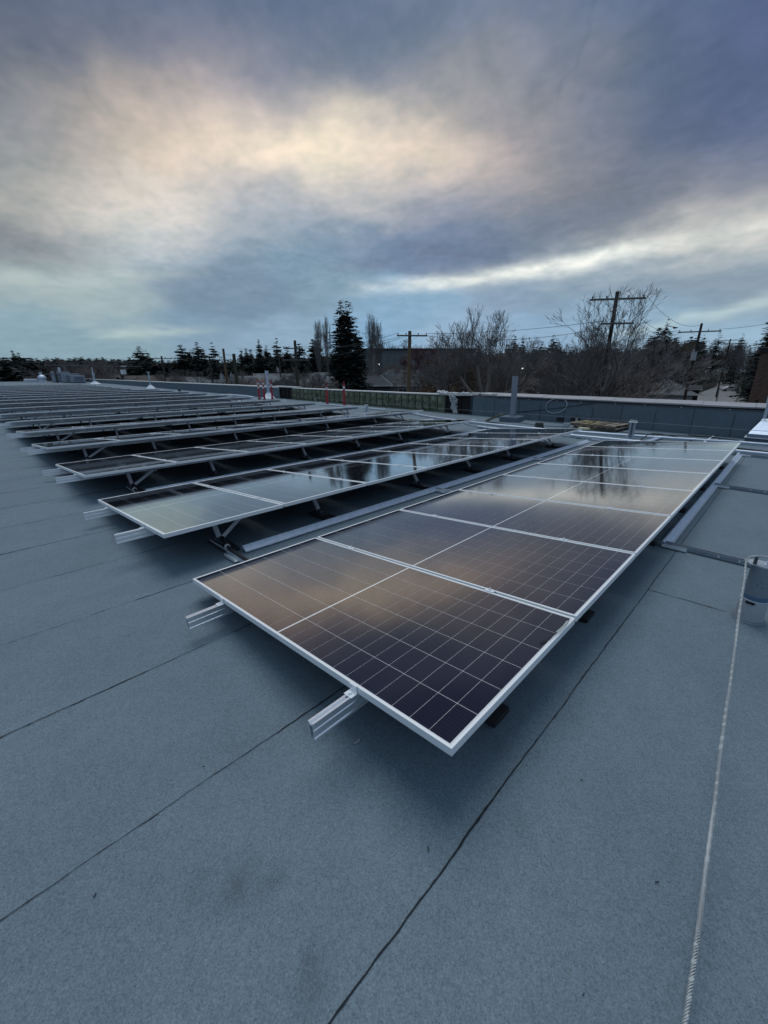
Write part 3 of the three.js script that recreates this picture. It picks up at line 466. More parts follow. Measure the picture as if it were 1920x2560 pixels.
{ // three strand rope
  const path = new THREE.CatmullRomCurve3([V(3.75, 0.43, -2.72), V(3.35, 0.468, -2.66), V(3.10, 0.482, -2.62), V(2.98, 0.478, -2.575), V(2.945, 0.457, -2.52), V(2.962, 0.418, -2.27), V(2.998, 0.324, -1.7), V(3.043, 0.209, -1.0), V(3.083, 0.112, -0.4), V(3.109, 0.045, -0.009), V(3.125, 0.018, 0.3), V(3.15, 0.016, 0.9)], false, 'catmullrom', 0.4);
  const N = 1300, pts = path.getSpacedPoints(N).map((p, i) => p.add(V(0.0025 * n2(i * 0.005, 3), 0.002 * n2(i * 0.006, 6), 0))), total = path.getLength(), strands = [];
  const tan = pts.map((p, i) => pts[Math.min(i + 1, N)].clone().sub(pts[Math.max(i - 1, 0)]).normalize());
  class Curve extends THREE.Curve { constructor(ph) { super(); this.ph = ph; } getPoint(t) { const k = clamp(Math.round(t * N), 0, N), d = tan[k], s = d.clone().cross(V(0, 1, 0)).normalize(), u = s.clone().cross(d); const a = this.ph - (t * total / 0.05) * 2 * Math.PI; return pts[k].clone().addScaledVector(s, Math.cos(a) * 0.0042).addScaledVector(u, Math.sin(a) * 0.0042); } }
  const ropeMat = M(0.50, 0.54, 0.55, { roughness: 0.8 });
  const o = thing('safety_rope', 'twisted pale grey rope running from the anchor post down the right side of the roof', 'rope');
  for (let k = 0; k < 6; k++) part('strand', new THREE.TubeGeometry(new Curve(k * Math.PI / 3), N, 0.0028, 5), ropeMat, o);
  part('core', new THREE.TubeGeometry(path, 200, 0.0042, 8), ropeMat, o);
}
{ // square vent stack in a membrane curb
  const o = thing('vent_stack', 'tall grey square vent stack rising from a low membrane wrapped curb by the parapet', 'vent stack', -4.08, 0, -12.6, 0.1);
  part('curb', rbox(0.62, 0.18, 0.72, 0.02, 0, 0.09, 0), M(0.15, 0.19, 0.235, { map: flatish }), o);
  part('stack', [rbox(0.155, 1.32, 0.155, 0.008, -0.02, 0.83, -0.05, 0, 0.035)], M(0.30, 0.34, 0.40, { map: flatish, roughness: 0.6 }), o);
  part('stack_collar', rbox(0.2, 0.03, 0.2, 0.006, 0, 0.193, -0.04), M(0.2, 0.24, 0.29), o);
}
tag(part('timber_offcut', metreUV(bar(V(-4.62, 0.035, -11.86), V(-4.1, 0.30, -11.86), 0.24, 0.04, V(-0.4, 0.8, 0))), M(0.38, 0.31, 0.23, { map: woodTex }), scene), 'pale board leaning against the curb of the vent stack', 'board');
{ // buckets
  const a = thing('black_bucket', 'upturned black bucket on the roof right of the vent stack', 'bucket', -2.6, 0, -11.55);
  part('body', cyl(0.115, 0.145, 0.15, 0, 0.083, 0, 20), M(0.03, 0.035, 0.035, { roughness: 0.5 }), a);
  part('rim', [cyl(0.155, 0.155, 0.016, 0, 0.012, 0, 20)], M(0.025, 0.028, 0.03), a);
  const b = thing('white_pail', 'small white plastic pail left of the wooden pallet', 'pail', -1.9, 0, -11.9);
  const lathe = new THREE.LatheGeometry([[0.0, 0.01], [0.075, 0.01], [0.088, 0.16], [0.097, 0.165], [0.097, 0.178], [0.084, 0.178], [0.072, 0.02], [0, 0.018]].map(([x, y]) => new THREE.Vector2(x, y)), 20);
  part('body', lathe, P(0.62, 0.66, 0.68, { roughness: 0.4, transmission: 0.25, thickness: 0 }), b);
  part('handle', tube([V(-0.1, 0.15, 0), V(-0.07, 0.09, 0.08), V(0, 0.06, 0.11), V(0.07, 0.09, 0.08), V(0.1, 0.15, 0)], 0.003, 14, 5), steelDark, b);
  const c = thing('wall_box', 'small dark box with a pale fitting fixed low on the parapet behind the white pail', 'box', -2.12, 0.03, -13.27);
  part('fitting', [cyl(0.035, 0.03, 0.14, 0.02, 0.07, 0.06, 10), cyl(0.04, 0.04, 0.02, 0.02, 0.15, 0.06, 10)], M(0.55, 0.5, 0.47), c);
  part('body', rbox(0.3, 0.11, 0.06, 0.006, -0.05, 0.13, 0), blackMat, c);
}
{ // pallet with its boards
  const o = thing('wooden_pallet', 'upper of two stacked weathered wooden pallets in front of the parapet', 'pallet', -1.22, 0.084, -12.62, -0.12); o.scale.y = 0.62;
  const wd = [M(0.46, 0.41, 0.33, { map: woodTex }), M(0.30, 0.255, 0.2, { map: woodTex }), M(0.54, 0.46, 0.36, { map: woodTex })], r = rng(81);
  for (let i = 0; i < 7; i++) part('deck_board', metreUV(rbox(i === 0 || i === 6 ? 0.14 : 0.10, 0.018, 1.1, 0.003, -0.58 + i * 0.193 + 0.02 * r(), 0.139 + 0.003 * r(), 0.01 * r(), (r() - 0.5) * 0.03)), wd[i % 3], o);
  for (const z of [-0.5, 0, 0.5]) part('stringer', metreUV(rbox(1.26, 0.09, 0.04, 0.003, 0, 0.083, z)), wd[1], o);
  for (const x of [-0.55, -0.28, 0.02, 0.3, 0.56]) part('bottom_board', metreUV(rbox(0.1, 0.018, 1.08, 0.003, x, 0.026, 0)), wd[(x > 0) + 0], o);
  const lower = o.clone(); lower.name = numbered('wooden_pallet'); scene.add(lower); lower.position.set(-1.16, 0, -12.66); lower.scale.set(0.97, 0.62, 0.97); lower.rotation.y = -0.06; tag(lower, 'lower of two stacked weathered wooden pallets, resting on the roof', 'pallet');
  const strap = thing('yellow_strap', 'tangled yellow strapping draped over the pallet boards', 'strapping', -1.22, 0.084, -12.62, -0.12); strap.scale.y = 0.62;
  const pts = []; for (let i = 0; i < 26; i++) pts.push(V(-0.42 + 0.4 * n2(i * 0.35, 2) + i * 0.02, 0.156 + 0.03 * Math.abs(n2(i * 0.6, 8)), 0.32 * n2(i * 0.4, 5) + 0.1));
  pts.push(V(0.2, 0.15, 0.57), V(0.15, 0.0, 0.63), V(0.0, -0.11, 0.7), V(-0.25, -0.12, 0.72));
  part('strap', tube(pts, 0.006, 140, 4), M(0.42, 0.38, 0.12), strap);
  part('loose_end', tube([V(-0.28, 0.152, 0.4), V(-0.26, 0.155, 0.56), V(-0.27, 0.02, 0.59), V(-0.24, -0.11, 0.66), V(-0.1, -0.12, 0.75)], 0.007, 24, 4), M(0.42, 0.38, 0.12), strap);
  tag(part('foam_block', metreUV(rbox(0.3, 0.07, 0.16, 0.012, -1.42, 0.042, -11.98, -0.2)), M(0.52, 0.53, 0.36), scene), 'pale yellow foam block on the roof in front of the pallet', 'foam block');
}
{ // galvanised stub post
  const o = thing('strut_post', 'short pale galvanised post with a bracket top right of the pallet', 'post', 0.0, 0, -11.33, 0.2);
  part('post', [box(0.004, 0.4, 0.13, -0.065, 0.2, 0), box(0.004, 0.4, 0.13, 0.065, 0.2, 0), box(0.13, 0.4, 0.004, 0, 0.2, -0.065), box(0.04, 0.4, 0.004, -0.045, 0.2, 0.065), box(0.04, 0.4, 0.004, 0.045, 0.2, 0.065)], M(0.5, 0.56, 0.62, { metalness: 0.4, roughness: 0.4, map: zinc }), o);
  part('bracket', [box(0.2, 0.008, 0.16, 0, 0.404, 0), box(0.008, 0.04, 0.05, -0.07, 0.428, 0), box(0.008, 0.04, 0.05, 0.07, 0.428, 0), box(0.16, 0.006, 0.05, 0, 0.45, 0)], alu, o);
  part('base_plate', box(0.22, 0.01, 0.22, 0, 0.013, 0), galvDull, o);
}
// conduits and cables at the far ends of the rows
function pipeRun(name, label, cat, pts, rad, mat, couplings = true, group) {
  const o = thing(name, label, cat, 0, 0, 0, 0, group);
  for (let i = 0; i + 1 < pts.length; i++) part('pipe', stick(pts[i], pts[i + 1], rad, rad, 14), mat, o);
  if (couplings) for (let i = 0; i < pts.length; i++) { const q = pts[Math.min(i + 1, pts.length - 1)], p0 = pts[i === pts.length - 1 ? i - 1 : i], d = q.clone().sub(p0).normalize(), c = pts[i]; part('coupling', stick(c.clone().addScaledVector(d, -0.05), c.clone().addScaledVector(d, 0.05), rad * 1.16, rad * 1.16, 14), mat, o); }
  return o;
}
pipeRun('metal_conduit', 'silver conduit running along the roof past the pallet and the galvanised post', 'conduit', [V(-1.45, 0.05, -11.12), V(-0.1, 0.05, -11.36), V(1.3, 0.05, -11.72), V(2.2, 0.05, -12.0), V(3.6, 0.05, -12.15)], 0.031, galv);
pipeRun('metal_conduit', 'silver conduit lying just beyond the far end of the front row', 'conduit', [V(-1.1, 0.055, -10.28), V(0.4, 0.055, -10.36), V(1.9, 0.055, -10.46), V(3.6, 0.055, -10.5)], 0.033, galv);
pipeRun('metal_conduit', 'silver conduit by the far end of the second and third rows', 'conduit', [V(-4.75, 0.05, -11.04), V(-3.6, 0.05, -10.92), V(-2.45, 0.05, -10.94), V(-1.5, 0.05, -11.08)], 0.031, galv);
pipeRun('metal_conduit', 'short silver conduit piece at the far end of the second row', 'conduit', [V(-3.85, 0.05, -10.16), V(-3.0, 0.05, -10.05), V(-1.9, 0.05, -10.1)], 0.03, galv);
pipeRun('metal_conduit', 'silver conduit running beyond the far ends of the third and fourth rows', 'conduit', [V(-8.2, 0.05, -11.95), V(-6.5, 0.05, -11.3), V(-5.3, 0.05, -11.1)], 0.031, galv);
pipeRun('metal_conduit', 'silver conduit lying past the ends of the fifth and sixth rows', 'conduit', [V(-15.5, 0.05, -12.3), V(-13.6, 0.05, -12.35), V(-11.7, 0.05, -12.38), V(-10.0, 0.05, -12.3)], 0.031, galv);
{
  const cab = (label, pts, r = 0.011, n = 60) => tag(part('black_cable', tube(pts, r, n, 6), rubber, scene), label, 'cable');
  cab('black cable looping over the conduit behind the galvanised post', [V(0.35, 0.02, -10.9), V(0.3, 0.03, -11.3), V(0.42, 0.12, -11.6), V(0.75, 0.10, -11.72), V(1.1, 0.03, -11.85), V(1.35, 0.02, -11.5), V(1.55, 0.02, -10.9)]);
  cab('black cable lying along the foot of the parapet towards the silver hood', [V(-0.6, 0.018, -12.2), V(0.2, 0.018, -12.25), V(0.9, 0.018, -12.55), V(1.6, 0.018, -12.75), V(2.3, 0.018, -12.5), V(2.9, 0.018, -12.2)]);
  cab('black cable arching beside the loose strut near the right corner', [V(1.0, 0.018, -12.9), V(1.35, 0.03, -12.7), V(1.65, 0.06, -12.45), V(1.85, 0.03, -12.0), V(2.0, 0.02, -11.5)]);
  cab('thin black cable from the vent stack to the white pail', [V(-3.7, 0.018, -12.3), V(-3.1, 0.018, -12.1), V(-2.6, 0.018, -12.05), V(-2.2, 0.018, -12.2), V(-1.95, 0.1, -11.95)], 0.008);
  cab('black cable hanging from the end of the third row rack', [V(-4.2, 0.2, -9.6), V(-4.0, 0.09, -9.9), V(-3.75, 0.03, -10.1), V(-3.3, 0.02, -10.5)], 0.007);
  cab('black cable hanging from the end of the second row rack', [V(-1.3, 0.2, -9.5), V(-1.15, 0.08, -9.8), V(-0.9, 0.03, -10.1), V(-0.6, 0.02, -10.3)], 0.007);
  const wires = thing('wire_bundle', 'bundle of thin black wires running between the two conduits at the right', 'wires');
  for (let k = 0; k < 5; k++) part('wire', tube([V(2.1, 0.02, -11.25 + k * 0.09), V(2.5, 0.03 + 0.01 * k, -11.1 + k * 0.16), V(2.9, 0.025, -11.05 + k * 0.12), V(3.5, 0.02, -11.1 + k * 0.1)], 0.006, 24, 5), rubber, wires);
}
tag(part('loose_strut', metreUV(join([bar(V(1.54, 0.03, -11.6), V(1.55, 0.03, -12.95), 0.042, 0.02)])), alu, scene), 'pale aluminium strut lying on the roof in front of the parapet near the right corner', 'strut');
tag(part('loose_strut', metreUV(join([bar(V(0.55, 0.035, -10.6), V(0.62, 0.035, -11.9), 0.12, 0.012), bar(V(0.5, 0.045, -10.6), V(0.57, 0.045, -11.9), 0.012, 0.03), bar(V(0.6, 0.045, -10.6), V(0.67, 0.045, -11.9), 0.012, 0.03)])), galv, scene), 'wide galvanised channel piece lying beside the galvanised post beyond the front row', 'channel');
{ // roof hood at the right edge
  const o = thing('vent_hood', 'silver sheet metal hood on a dark curb in the right corner of the roof', 'vent hood', 2.2, 0, -12.6);
  const frust = (x0, x1, z0, z1, y0, X0, X1, Z0, Z1, y1) => { const a = [[x0, y0, z0], [x1, y0, z0], [x1, y0, z1], [x0, y0, z1]], b = [[X0, y1, Z0], [X1, y1, Z0], [X1, y1, Z1], [X0, y1, Z1]], v = []; for (let i = 0; i < 4; i++) { const j = (i + 1) % 4; v.push(...a[i], ...a[j], ...b[j], ...a[i], ...b[j], ...b[i]); } v.push(...b[0], ...b[1], ...b[2], ...b[0], ...b[2], ...b[3]); return metreUV(tris(v)); };
  const hoodMat = M(0.60, 0.72, 0.88, { metalness: 0.45, roughness: 0.38, map: zinc });
  part('curb', frust(0.0, 1.6, 0.0, -0.62, 0.0, 0.02, 1.58, -0.01, -0.6, 0.10), M(0.10, 0.135, 0.175, { map: flatish }), o);
  part('drip_edge', frust(-0.015, 1.62, 0.015, -0.62, 0.10, -0.015, 1.62, 0.015, -0.62, 0.112), alu, o);
  part('skirt', frust(0.02, 1.58, -0.01, -0.6, 0.112, 0.045, 1.55, -0.03, -0.58, 0.20), M(0.18, 0.23, 0.29, { metalness: 0.3, roughness: 0.5 }), o);
  part('hood', frust(0.04, 1.56, -0.02, -0.6, 0.20, 0.08, 1.5, -0.12, -0.6, 0.285), hoodMat, o);
  part('hood', frust(0.083, 1.5, -0.125, -0.6, 0.288, 0.2, 1.4, -0.37, -0.6, 0.505), hoodMat, o);
  part('ridge_cap', frust(0.19, 1.41, -0.36, -0.61, 0.507, 0.22, 1.38, -0.42, -0.6, 0.545), M(0.72, 0.8, 0.88, { metalness: 0.3, roughness: 0.4 }), o);
  const p = thing('pipe_mast', 'grey pipe mast with a wider capped top behind the silver hood', 'mast', 2.44, 0, -13.06);
  part('pipe', stick(V(0, 0, 0), V(0, 0.95, 0), 0.035, 0.033, 14), galvDull, p);
  part('cap', [cyl(0.055, 0.055, 0.22, 0, 1.05, 0, 16), cyl(0.062, 0.062, 0.015, 0, 1.165, 0, 16)], galvDull, p);
  part('collar', cyl(0.045, 0.045, 0.04, 0, 0.92, 0, 14), alu, p);
}
{ // wall cable loop, sagging line, steel lifeline along the wall
  const o = thing('cable_loop', 'pale coil of cable hanging on the parapet right of the vent stack', 'cable');
  const ring = (rx, ry, dz) => { const pts = []; for (let i = 0; i < 28; i++) { const a = i / 28 * 2 * Math.PI; pts.push(V(rx * Math.cos(a), ry * Math.sin(a) + 0.05 * Math.cos(a), dz + 0.006 * Math.sin(3 * a))); } return new THREE.TubeGeometry(new THREE.CatmullRomCurve3(pts, true), 80, 0.0085, 6, true); };
  o.position.set(-2.9, 0.55, parapetZ(-2.9) + 0.02);
  part('loop', ring(0.36, 0.25, 0.0), M(0.55, 0.58, 0.6), o); part('loop', ring(0.35, 0.24, 0.02), M(0.5, 0.53, 0.56), o);
  tag(part('wall_cable', tube(sag(V(-4.6, 0.2, parapetZ(-4.6) + 0.015), V(-1.7, 0.70, parapetZ(-1.7) + 0.02), 0.03), 0.009, 30, 5), bitumen, scene), 'dark cable running slantwise down the parapet behind the pale coil', 'cable');
  const l = thing('lifeline_cable', 'thin steel lifeline strung low along the front of the parapet', 'cable');
  part('line', tube([V(-16, 0.27, -12.95), V(-7.6, 0.26, -12.6), V(-3.1, 0.285, -12.62), V(1.3, 0.285, -12.62), V(3.2, 0.29, -12.6)], 0.004, 60, 5), M(0.22, 0.25, 0.28, { metalness: 0.3, roughness: 0.6 }), l);
  for (const x of [-16, 3.2]) part('stanchion', cyl(0.02, 0.02, 0.28, x, 0.14, x < 0 ? -12.95 : -12.6, 10), galv, l);
}
{ // plastic sheeting over the stripped bay
  const o = thing('plastic_sheet', 'crumpled white plastic sheeting bunched on the parapet and trailing down its face', 'plastic sheet');
  const pm = P(0.66, 0.69, 0.70, { roughness: 0.5, transmission: 0.25, thickness: 0 });
  const heap = [], idx = []; const NX = 60, NY = 10, xa = -8.1, xb = -5.25;
  for (let i = 0; i <= NX; i++) for (let j = 0; j <= NY; j++) {
    const u = i / NX, a = Math.PI * (j / NY) * 1.2 - 0.1, x = lerp(xa, xb, u);
    const R = (u < 0.11 ? 0.14 : u < 0.2 ? 0.075 : u < 0.4 ? 0.06 : u < 0.56 ? 0.075 : 0.05) * (0.65 + 0.7 * Math.abs(n2(u * 16, 3))) * (1 + 0.45 * n3(u * 22, a * 2.2, 1));
    heap.push(x + 0.05 * n3(u * 18, a * 3, 4), hTop(x) + 0.03 + R * Math.sin(a) * 0.85, parapetZ(x) - 0.05 + 1.5 * R * Math.cos(a));
  }
  for (let i = 0; i < NX; i++) for (let j = 0; j < NY; j++) { const k = i * (NY + 1) + j; idx.push(k, k + NY + 1, k + 1, k + 1, k + NY + 1, k + NY + 2); }
  const hg = new THREE.BufferGeometry(); hg.setAttribute('position', new THREE.Float32BufferAttribute(heap, 3)); hg.setIndex(idx); const hf = hg.toNonIndexed(); hf.computeVertexNormals();
  part('bunched_sheet', hf, pm, o);
  const tail = [], ti = [], TX = 12, TY = 26;
  for (let j = 0; j <= TY; j++) for (let i = 0; i <= TX; i++) {
    const v = j / TY, u = i / TX - 0.5, cx = -7.28 + 0.05 * Math.sin(v * 5) + 0.36 * v * v, w = 0.40 * (1 - 0.45 * v) * (v > 0.45 && v < 0.62 ? 0.75 : 1) + 0.04 * n2(v * 9, 4);
    const fold = 0.06 * Math.sin(u * 17 + v * 5 + 2 * n2(v * 4, u * 3)) + 0.05 * n2(u * 6, v * 9);
    const X = cx + u * w + 0.02 * n2(v * 12, u * 5);
    tail.push(X, lerp(hTop(X) + 0.03, 0.03, v) + 0.02 * n2(u * 4, v * 5), parapetZ(X) + 0.07 + fold + 0.1 * v * v);
  }
  for (let j = 0; j < TY; j++) for (let i = 0; i < TX; i++) { const k = j * (TX + 1) + i; ti.push(k, k + 1, k + TX + 1, k + 1, k + TX + 2, k + TX + 1); }
  const tg = new THREE.BufferGeometry(); tg.setAttribute('position', new THREE.Float32BufferAttribute(tail, 3)); tg.setIndex(ti); const tf = tg.toNonIndexed(); tf.computeVertexNormals();
  part('hanging_sheet', tf, pm, o);
}
{ // red delineator posts
  const red = M(0.46, 0.03, 0.045, { roughness: 0.5 }), white = M(0.7, 0.68, 0.68, { roughness: 0.5 }), dark = M(0.28, 0.02, 0.04, { roughness: 0.5 });
  const g = [[-14.71, -12.78, 1.1, 'leaning red delineator post in front of the green insulation, the left of the pair there', 0.03], [-13.6, -13.0, 1.2, 'upright red delineator post in front of the green insulation, right of the leaning one', 0.0],
    [-20.35, -12.9, 1.15, 'red delineator post standing right beside the white cone of the tall mast', 0.02], [-21.2, -12.5, 1.28, 'left of two touching red and white banded delineator posts', 0.01], [-20.8, -12.62, 1.28, 'right of two touching red and white banded delineator posts', 0.04]];
  g.forEach(([x, z, h, label, lean], i) => {
    const o = thing('delineator_post', label, 'delineator post', x, 0, z, 0, 'red delineator posts along the edge of the array'); o.rotation.x = -0.01; o.rotation.z = lean;
    part('base', cyl(0.09, 0.13, 0.05, 0, 0.025, 0, 16), rubber, o);
    const banded = i > 2;
    part('tube', cyl(0.055, 0.062, h * 0.82, 0, 0.04 + h * 0.41, 0, 14), red, o);
    parts('reflective_band', banded ? [cyl(0.0585, 0.0595, h * 0.09, 0, h * 0.56, 0, 14), cyl(0.057, 0.058, h * 0.09, 0, h * 0.74, 0, 14)] : [cyl(0.0565, 0.0575, h * 0.12, 0, h * 0.74, 0, 14)], white, o);
    part('handle', [stick(V(0, h * 0.85, 0), V(0, h * 0.91, 0), 0.05, 0.028, 12), stick(V(0, h * 0.91, 0), V(0, h, 0), 0.035, 0.035, 12)], banded ? M(0.45, 0.22, 0.05) : dark, o);
  });
}
{ // pipe masts in white flashing cones
  const cone = (o, r, h) => part('flashing_cone', cyl(0.05, r, h, 0, h / 2, 0, 4), M(0.66, 0.74, 0.82, { roughness: 0.5 }), o);
  const a = thing('pipe_mast', 'thick galvanised pipe mast in a white flashing cone beside the red delineators', 'mast', -21.6, 0, -13.4);
  cone(a, 0.5, 0.42); part('pipe', cyl(0.08, 0.08, 1.2, 0, 0.95, 0, 14), galv, a); part('cap', [cyl(0.115, 0.115, 0.16, 0, 1.62, 0, 14), cyl(0.125, 0.125, 0.03, 0, 1.52, 0, 14)], galv, a);
  const b = thing('pipe_mast', 'mast with twisted fittings in a white flashing cone, second from the left along the array', 'mast', -45.1, 0, -13.6);
  cone(b, 0.5, 0.4); part('pipe', [cyl(0.06, 0.07, 0.5, 0, 0.6, 0, 10), stick(V(0, 0.8, 0), V(0.12, 1.05, 0), 0.05, 0.05, 8), stick(V(0.12, 1.05, 0), V(0, 1.3, 0), 0.05, 0.05, 8), stick(V(0, 0.8, 0), V(-0.12, 1.05, 0), 0.05, 0.05, 8), stick(V(-0.12, 1.05, 0), V(0, 1.3, 0), 0.05, 0.05, 8)], galvDull, b); part('cap', [cyl(0.15, 0.12, 0.14, 0, 1.56, 0, 10), cyl(0.06, 0.06, 0.3, 0, 1.4, 0, 10)], galvDull, b);
  const c = thing('pipe_mast', 'slim tapering mast in a white flashing cone, leftmost along the array', 'mast', -68.1, 0, -13.5);
  cone(c, 0.7, 0.45); part('pipe', [stick(V(0, 0.4, 0), V(-0.05, 2.2, 0), 0.14, 0.05, 8), stick(V(0, 1.0, 0), V(0, 1.5, 0), 0.16, 0.16, 8)], galvDull, c);
  const s = thing('vent_stub', 'small capped vent stub on the roof in front of the green insulation', 'vent', -10.55, 0, -11.7);
  part('pipe', cyl(0.055, 0.06, 0.22, 0, 0.11, 0, 12), galvDull, s); part('cap', cyl(0.09, 0.09, 0.05, 0, 0.25, 0, 12), galvDull, s);
  const s2 = thing('vent_stub', 'dark vent stub lying among offcuts past the end of the tenth row', 'vent', -33.5, 0, -12.2); part('pipe', cyl(0.1, 0.12, 0.3, 0, 0.15, 0, 10), steelDark, s2);
  part('cap', cyl(0.16, 0.16, 0.06, 0, 0.33, 0, 10), steelDark, s2);
  const pile = thing('conduit_pile', 'pile of pale conduits and rails stacked by the parapet past the ninth row', 'pipe pile', -23.6, 0, -12.5, 0.03);
  for (let k = 0; k < 6; k++) part('pipe', (() => { const g2 = stick(V(-2.2 + 0.2 * k, 0.12 + 0.05 * (k > 3), 0.3 - 0.1 * (k % 4)), V(2.0 - 0.1 * k, 0.12 + 0.05 * (k > 3), 0.35 - 0.1 * (k % 4)), 0.045, 0.045, 8); return g2; })(), galv, pile);
  parts('bearer', [box(0.1, 0.08, 0.8, -1.4, 0.04, 0.1), box(0.1, 0.08, 0.8, 1.4, 0.04, 0.1)], M(0.2, 0.16, 0.12), pile);
}
{ // plant at the far end of the roof
  const grey = M(0.30, 0.35, 0.41, { roughness: 0.6, map: flatish }), lt = M(0.55, 0.62, 0.70, { roughness: 0.5 });
  const unit = (label, x, z, w, h, d, extra) => { const o = thing('rooftop_unit', label, 'air handling unit', x, 0, z); part('casing', rbox(w, h, d, 0.03, 0, h / 2 + 0.15, 0), grey, o); parts('louvre', [0, 1, 2, 3].map((k) => box(0.02, 0.07, d * 0.7, w / 2 + 0.008, 0.35 + k * h * 0.16, 0)), steelDark, o); part('curb', box(w * 0.96, 0.2, d * 0.96, 0, 0.1, 0), steelDark, o); if (extra) extra(o); };
  unit('tall grey rooftop unit with a row of pipes on top', -84, -12.2, 2.2, 1.5, 2.2, (o) => { for (let k = 0; k < 4; k++) part('flue', cyl(0.09, 0.09, 0.7, -0.7 + k * 0.42, 1.95, 0, 8), lt, o); });
  unit('wide grey rooftop unit right of the one with the pipes', -79, -12.6, 2.6, 1.2, 2.0);
  unit('low pale rooftop unit in front of the wide grey one', -75.5, -12.9, 1.8, 0.95, 1.6);
  const v = thing('turbine_vent', 'shiny domed turbine vent near the far left end of the roof', 'vent', -88, 0, -10.2); part('stack', cyl(0.5, 0.6, 0.5, 0, 0.25, 0, 14), lt, v); part('dome', [(() => { const g = new THREE.SphereGeometry(0.62, 16, 8, 0, 2 * Math.PI, 0, Math.PI / 2); g.translate(0, 0.55, 0); return g; })(), cyl(0.2, 0.2, 0.7, -0.35, 1.2, 0, 10)], galv, v);
  const w = thing('skylight', 'low white skylight box at the far left end of the roof', 'skylight', -90, 0, -8.9); part('curb', box(3.4, 0.3, 1.6, 0, 0.15, 0), lt, w); part('dome', rbox(3.3, 0.16, 1.5, 0.06, 0, 0.38, 0), M(0.7, 0.75, 0.8), w);
}

// ------------------------------------------------------------------ the neighbourhood beyond the roof
const GY = -4;
const RAD = Math.PI / 180;
const far = (az, el, D) => V(E0.x + D * Math.sin(az * RAD), E0.y + D * Math.tan(el * RAD), E0.z - D * Math.cos(az * RAD));
const face = (az) => -az * RAD;                                      // turn that points a thing's +z side back towards the school
{
  const g = new THREE.PlaneGeometry(3600, 3600, 60, 60); g.rotateX(-Math.PI / 2); g.translate(0, GY, 0);
  const grass = M(0.06, 0.062, 0.045, { roughness: 1, map: (() => { const t = patchy.clone(); t.repeat.set(600, 600); t.needsUpdate = true; return t; })() });
  tag(part('ground', g, grass, scene), 'dark winter lawns and yards of the neighbourhood', null, null, 'structure');
  const quadOn = (pts, y) => { const v = []; for (let i = 0; i + 3 < pts.length; i += 2) { const [a, b, c, d] = [pts[i], pts[i + 1], pts[i + 3], pts[i + 2]].map((p) => [p[0], y, p[1]]); v.push(...a, ...b, ...c, ...a, ...c, ...d); } return metreUV(tris(v)); };
  const road = [[-11, -70], [-2.2, -70], [-14.6, -110], [-6.4, -110], [-17.6, -152], [-9.2, -152], [-21, -200], [-13, -200], [-34, -330], [-27, -330]];
  tag(part('road', quadOn(road, GY + 0.006), M(0.32, 0.335, 0.35, { map: patchy, roughness: 0.9 }), scene), 'pale worn lane running away between the yards at the right', null, null, 'structure');
  tag(part('kerb', quadOn(road.map(([x, z], i) => i % 2 ? [x + 0.2, z] : [x - 0.05, z]).map(([x, z], i) => i % 2 ? [x, z] : [road[i + 1][0], z]), GY + 0.05), M(0.2, 0.2, 0.2), scene), 'pale kerb along the right side of the lane', null, null, 'structure');
  tag(part('sidewalk', quadOn([[-3.2, -60], [-1.2, -60], [-4.6, -90], [-2.6, -90], [-6.8, -122], [-4.9, -122]], GY + 0.008), M(0.22, 0.22, 0.22, { map: patchy }), scene), 'pale path beside the brick building', null, null, 'structure');
}
// ---- trees
function seg(out, p, q, r0, r1, k) {
  const d = q.clone().sub(p).normalize(), s = Math.abs(d.y) > 0.95 ? V(1, 0, 0) : V(0, 1, 0); const a = d.clone().cross(s).normalize(), b = a.clone().cross(d);
  for (let i = 0; i < k; i++) {
    const t0 = i / k * 6.2832, t1 = (i + 1) / k * 6.2832, c0 = Math.cos(t0), s0 = Math.sin(t0), c1 = Math.cos(t1), s1 = Math.sin(t1);
    const P0 = [p.x + (a.x * c0 + b.x * s0) * r0, p.y + (a.y * c0 + b.y * s0) * r0, p.z + (a.z * c0 + b.z * s0) * r0], P1 = [p.x + (a.x * c1 + b.x * s1) * r0, p.y + (a.y * c1 + b.y * s1) * r0, p.z + (a.z * c1 + b.z * s1) * r0];
    const Q0 = [q.x + (a.x * c0 + b.x * s0) * r1, q.y + (a.y * c0 + b.y * s0) * r1, q.z + (a.z * c0 + b.z * s0) * r1], Q1 = [q.x + (a.x * c1 + b.x * s1) * r1, q.y + (a.y * c1 + b.y * s1) * r1, q.z + (a.z * c1 + b.z * s1) * r1];
    out.push(...P0, ...P1, ...Q1, ...P0, ...Q1, ...Q0);
  }
}
const bark = M(0.15, 0.14, 0.138, { roughness: 1 }), barkGrey = M(0.2, 0.195, 0.19, { roughness: 1 }), barkDark = M(0.07, 0.062, 0.058, { roughness: 1 }), twigBrown = M(0.16, 0.14, 0.135, { roughness: 1 }), twigGrey = M(0.19, 0.185, 0.185, { roughness: 1 });
const needle = [M(0.026, 0.04, 0.037, { roughness: 1 }), M(0.033, 0.046, 0.04, { roughness: 1 }), M(0.04, 0.053, 0.048, { roughness: 1 })];
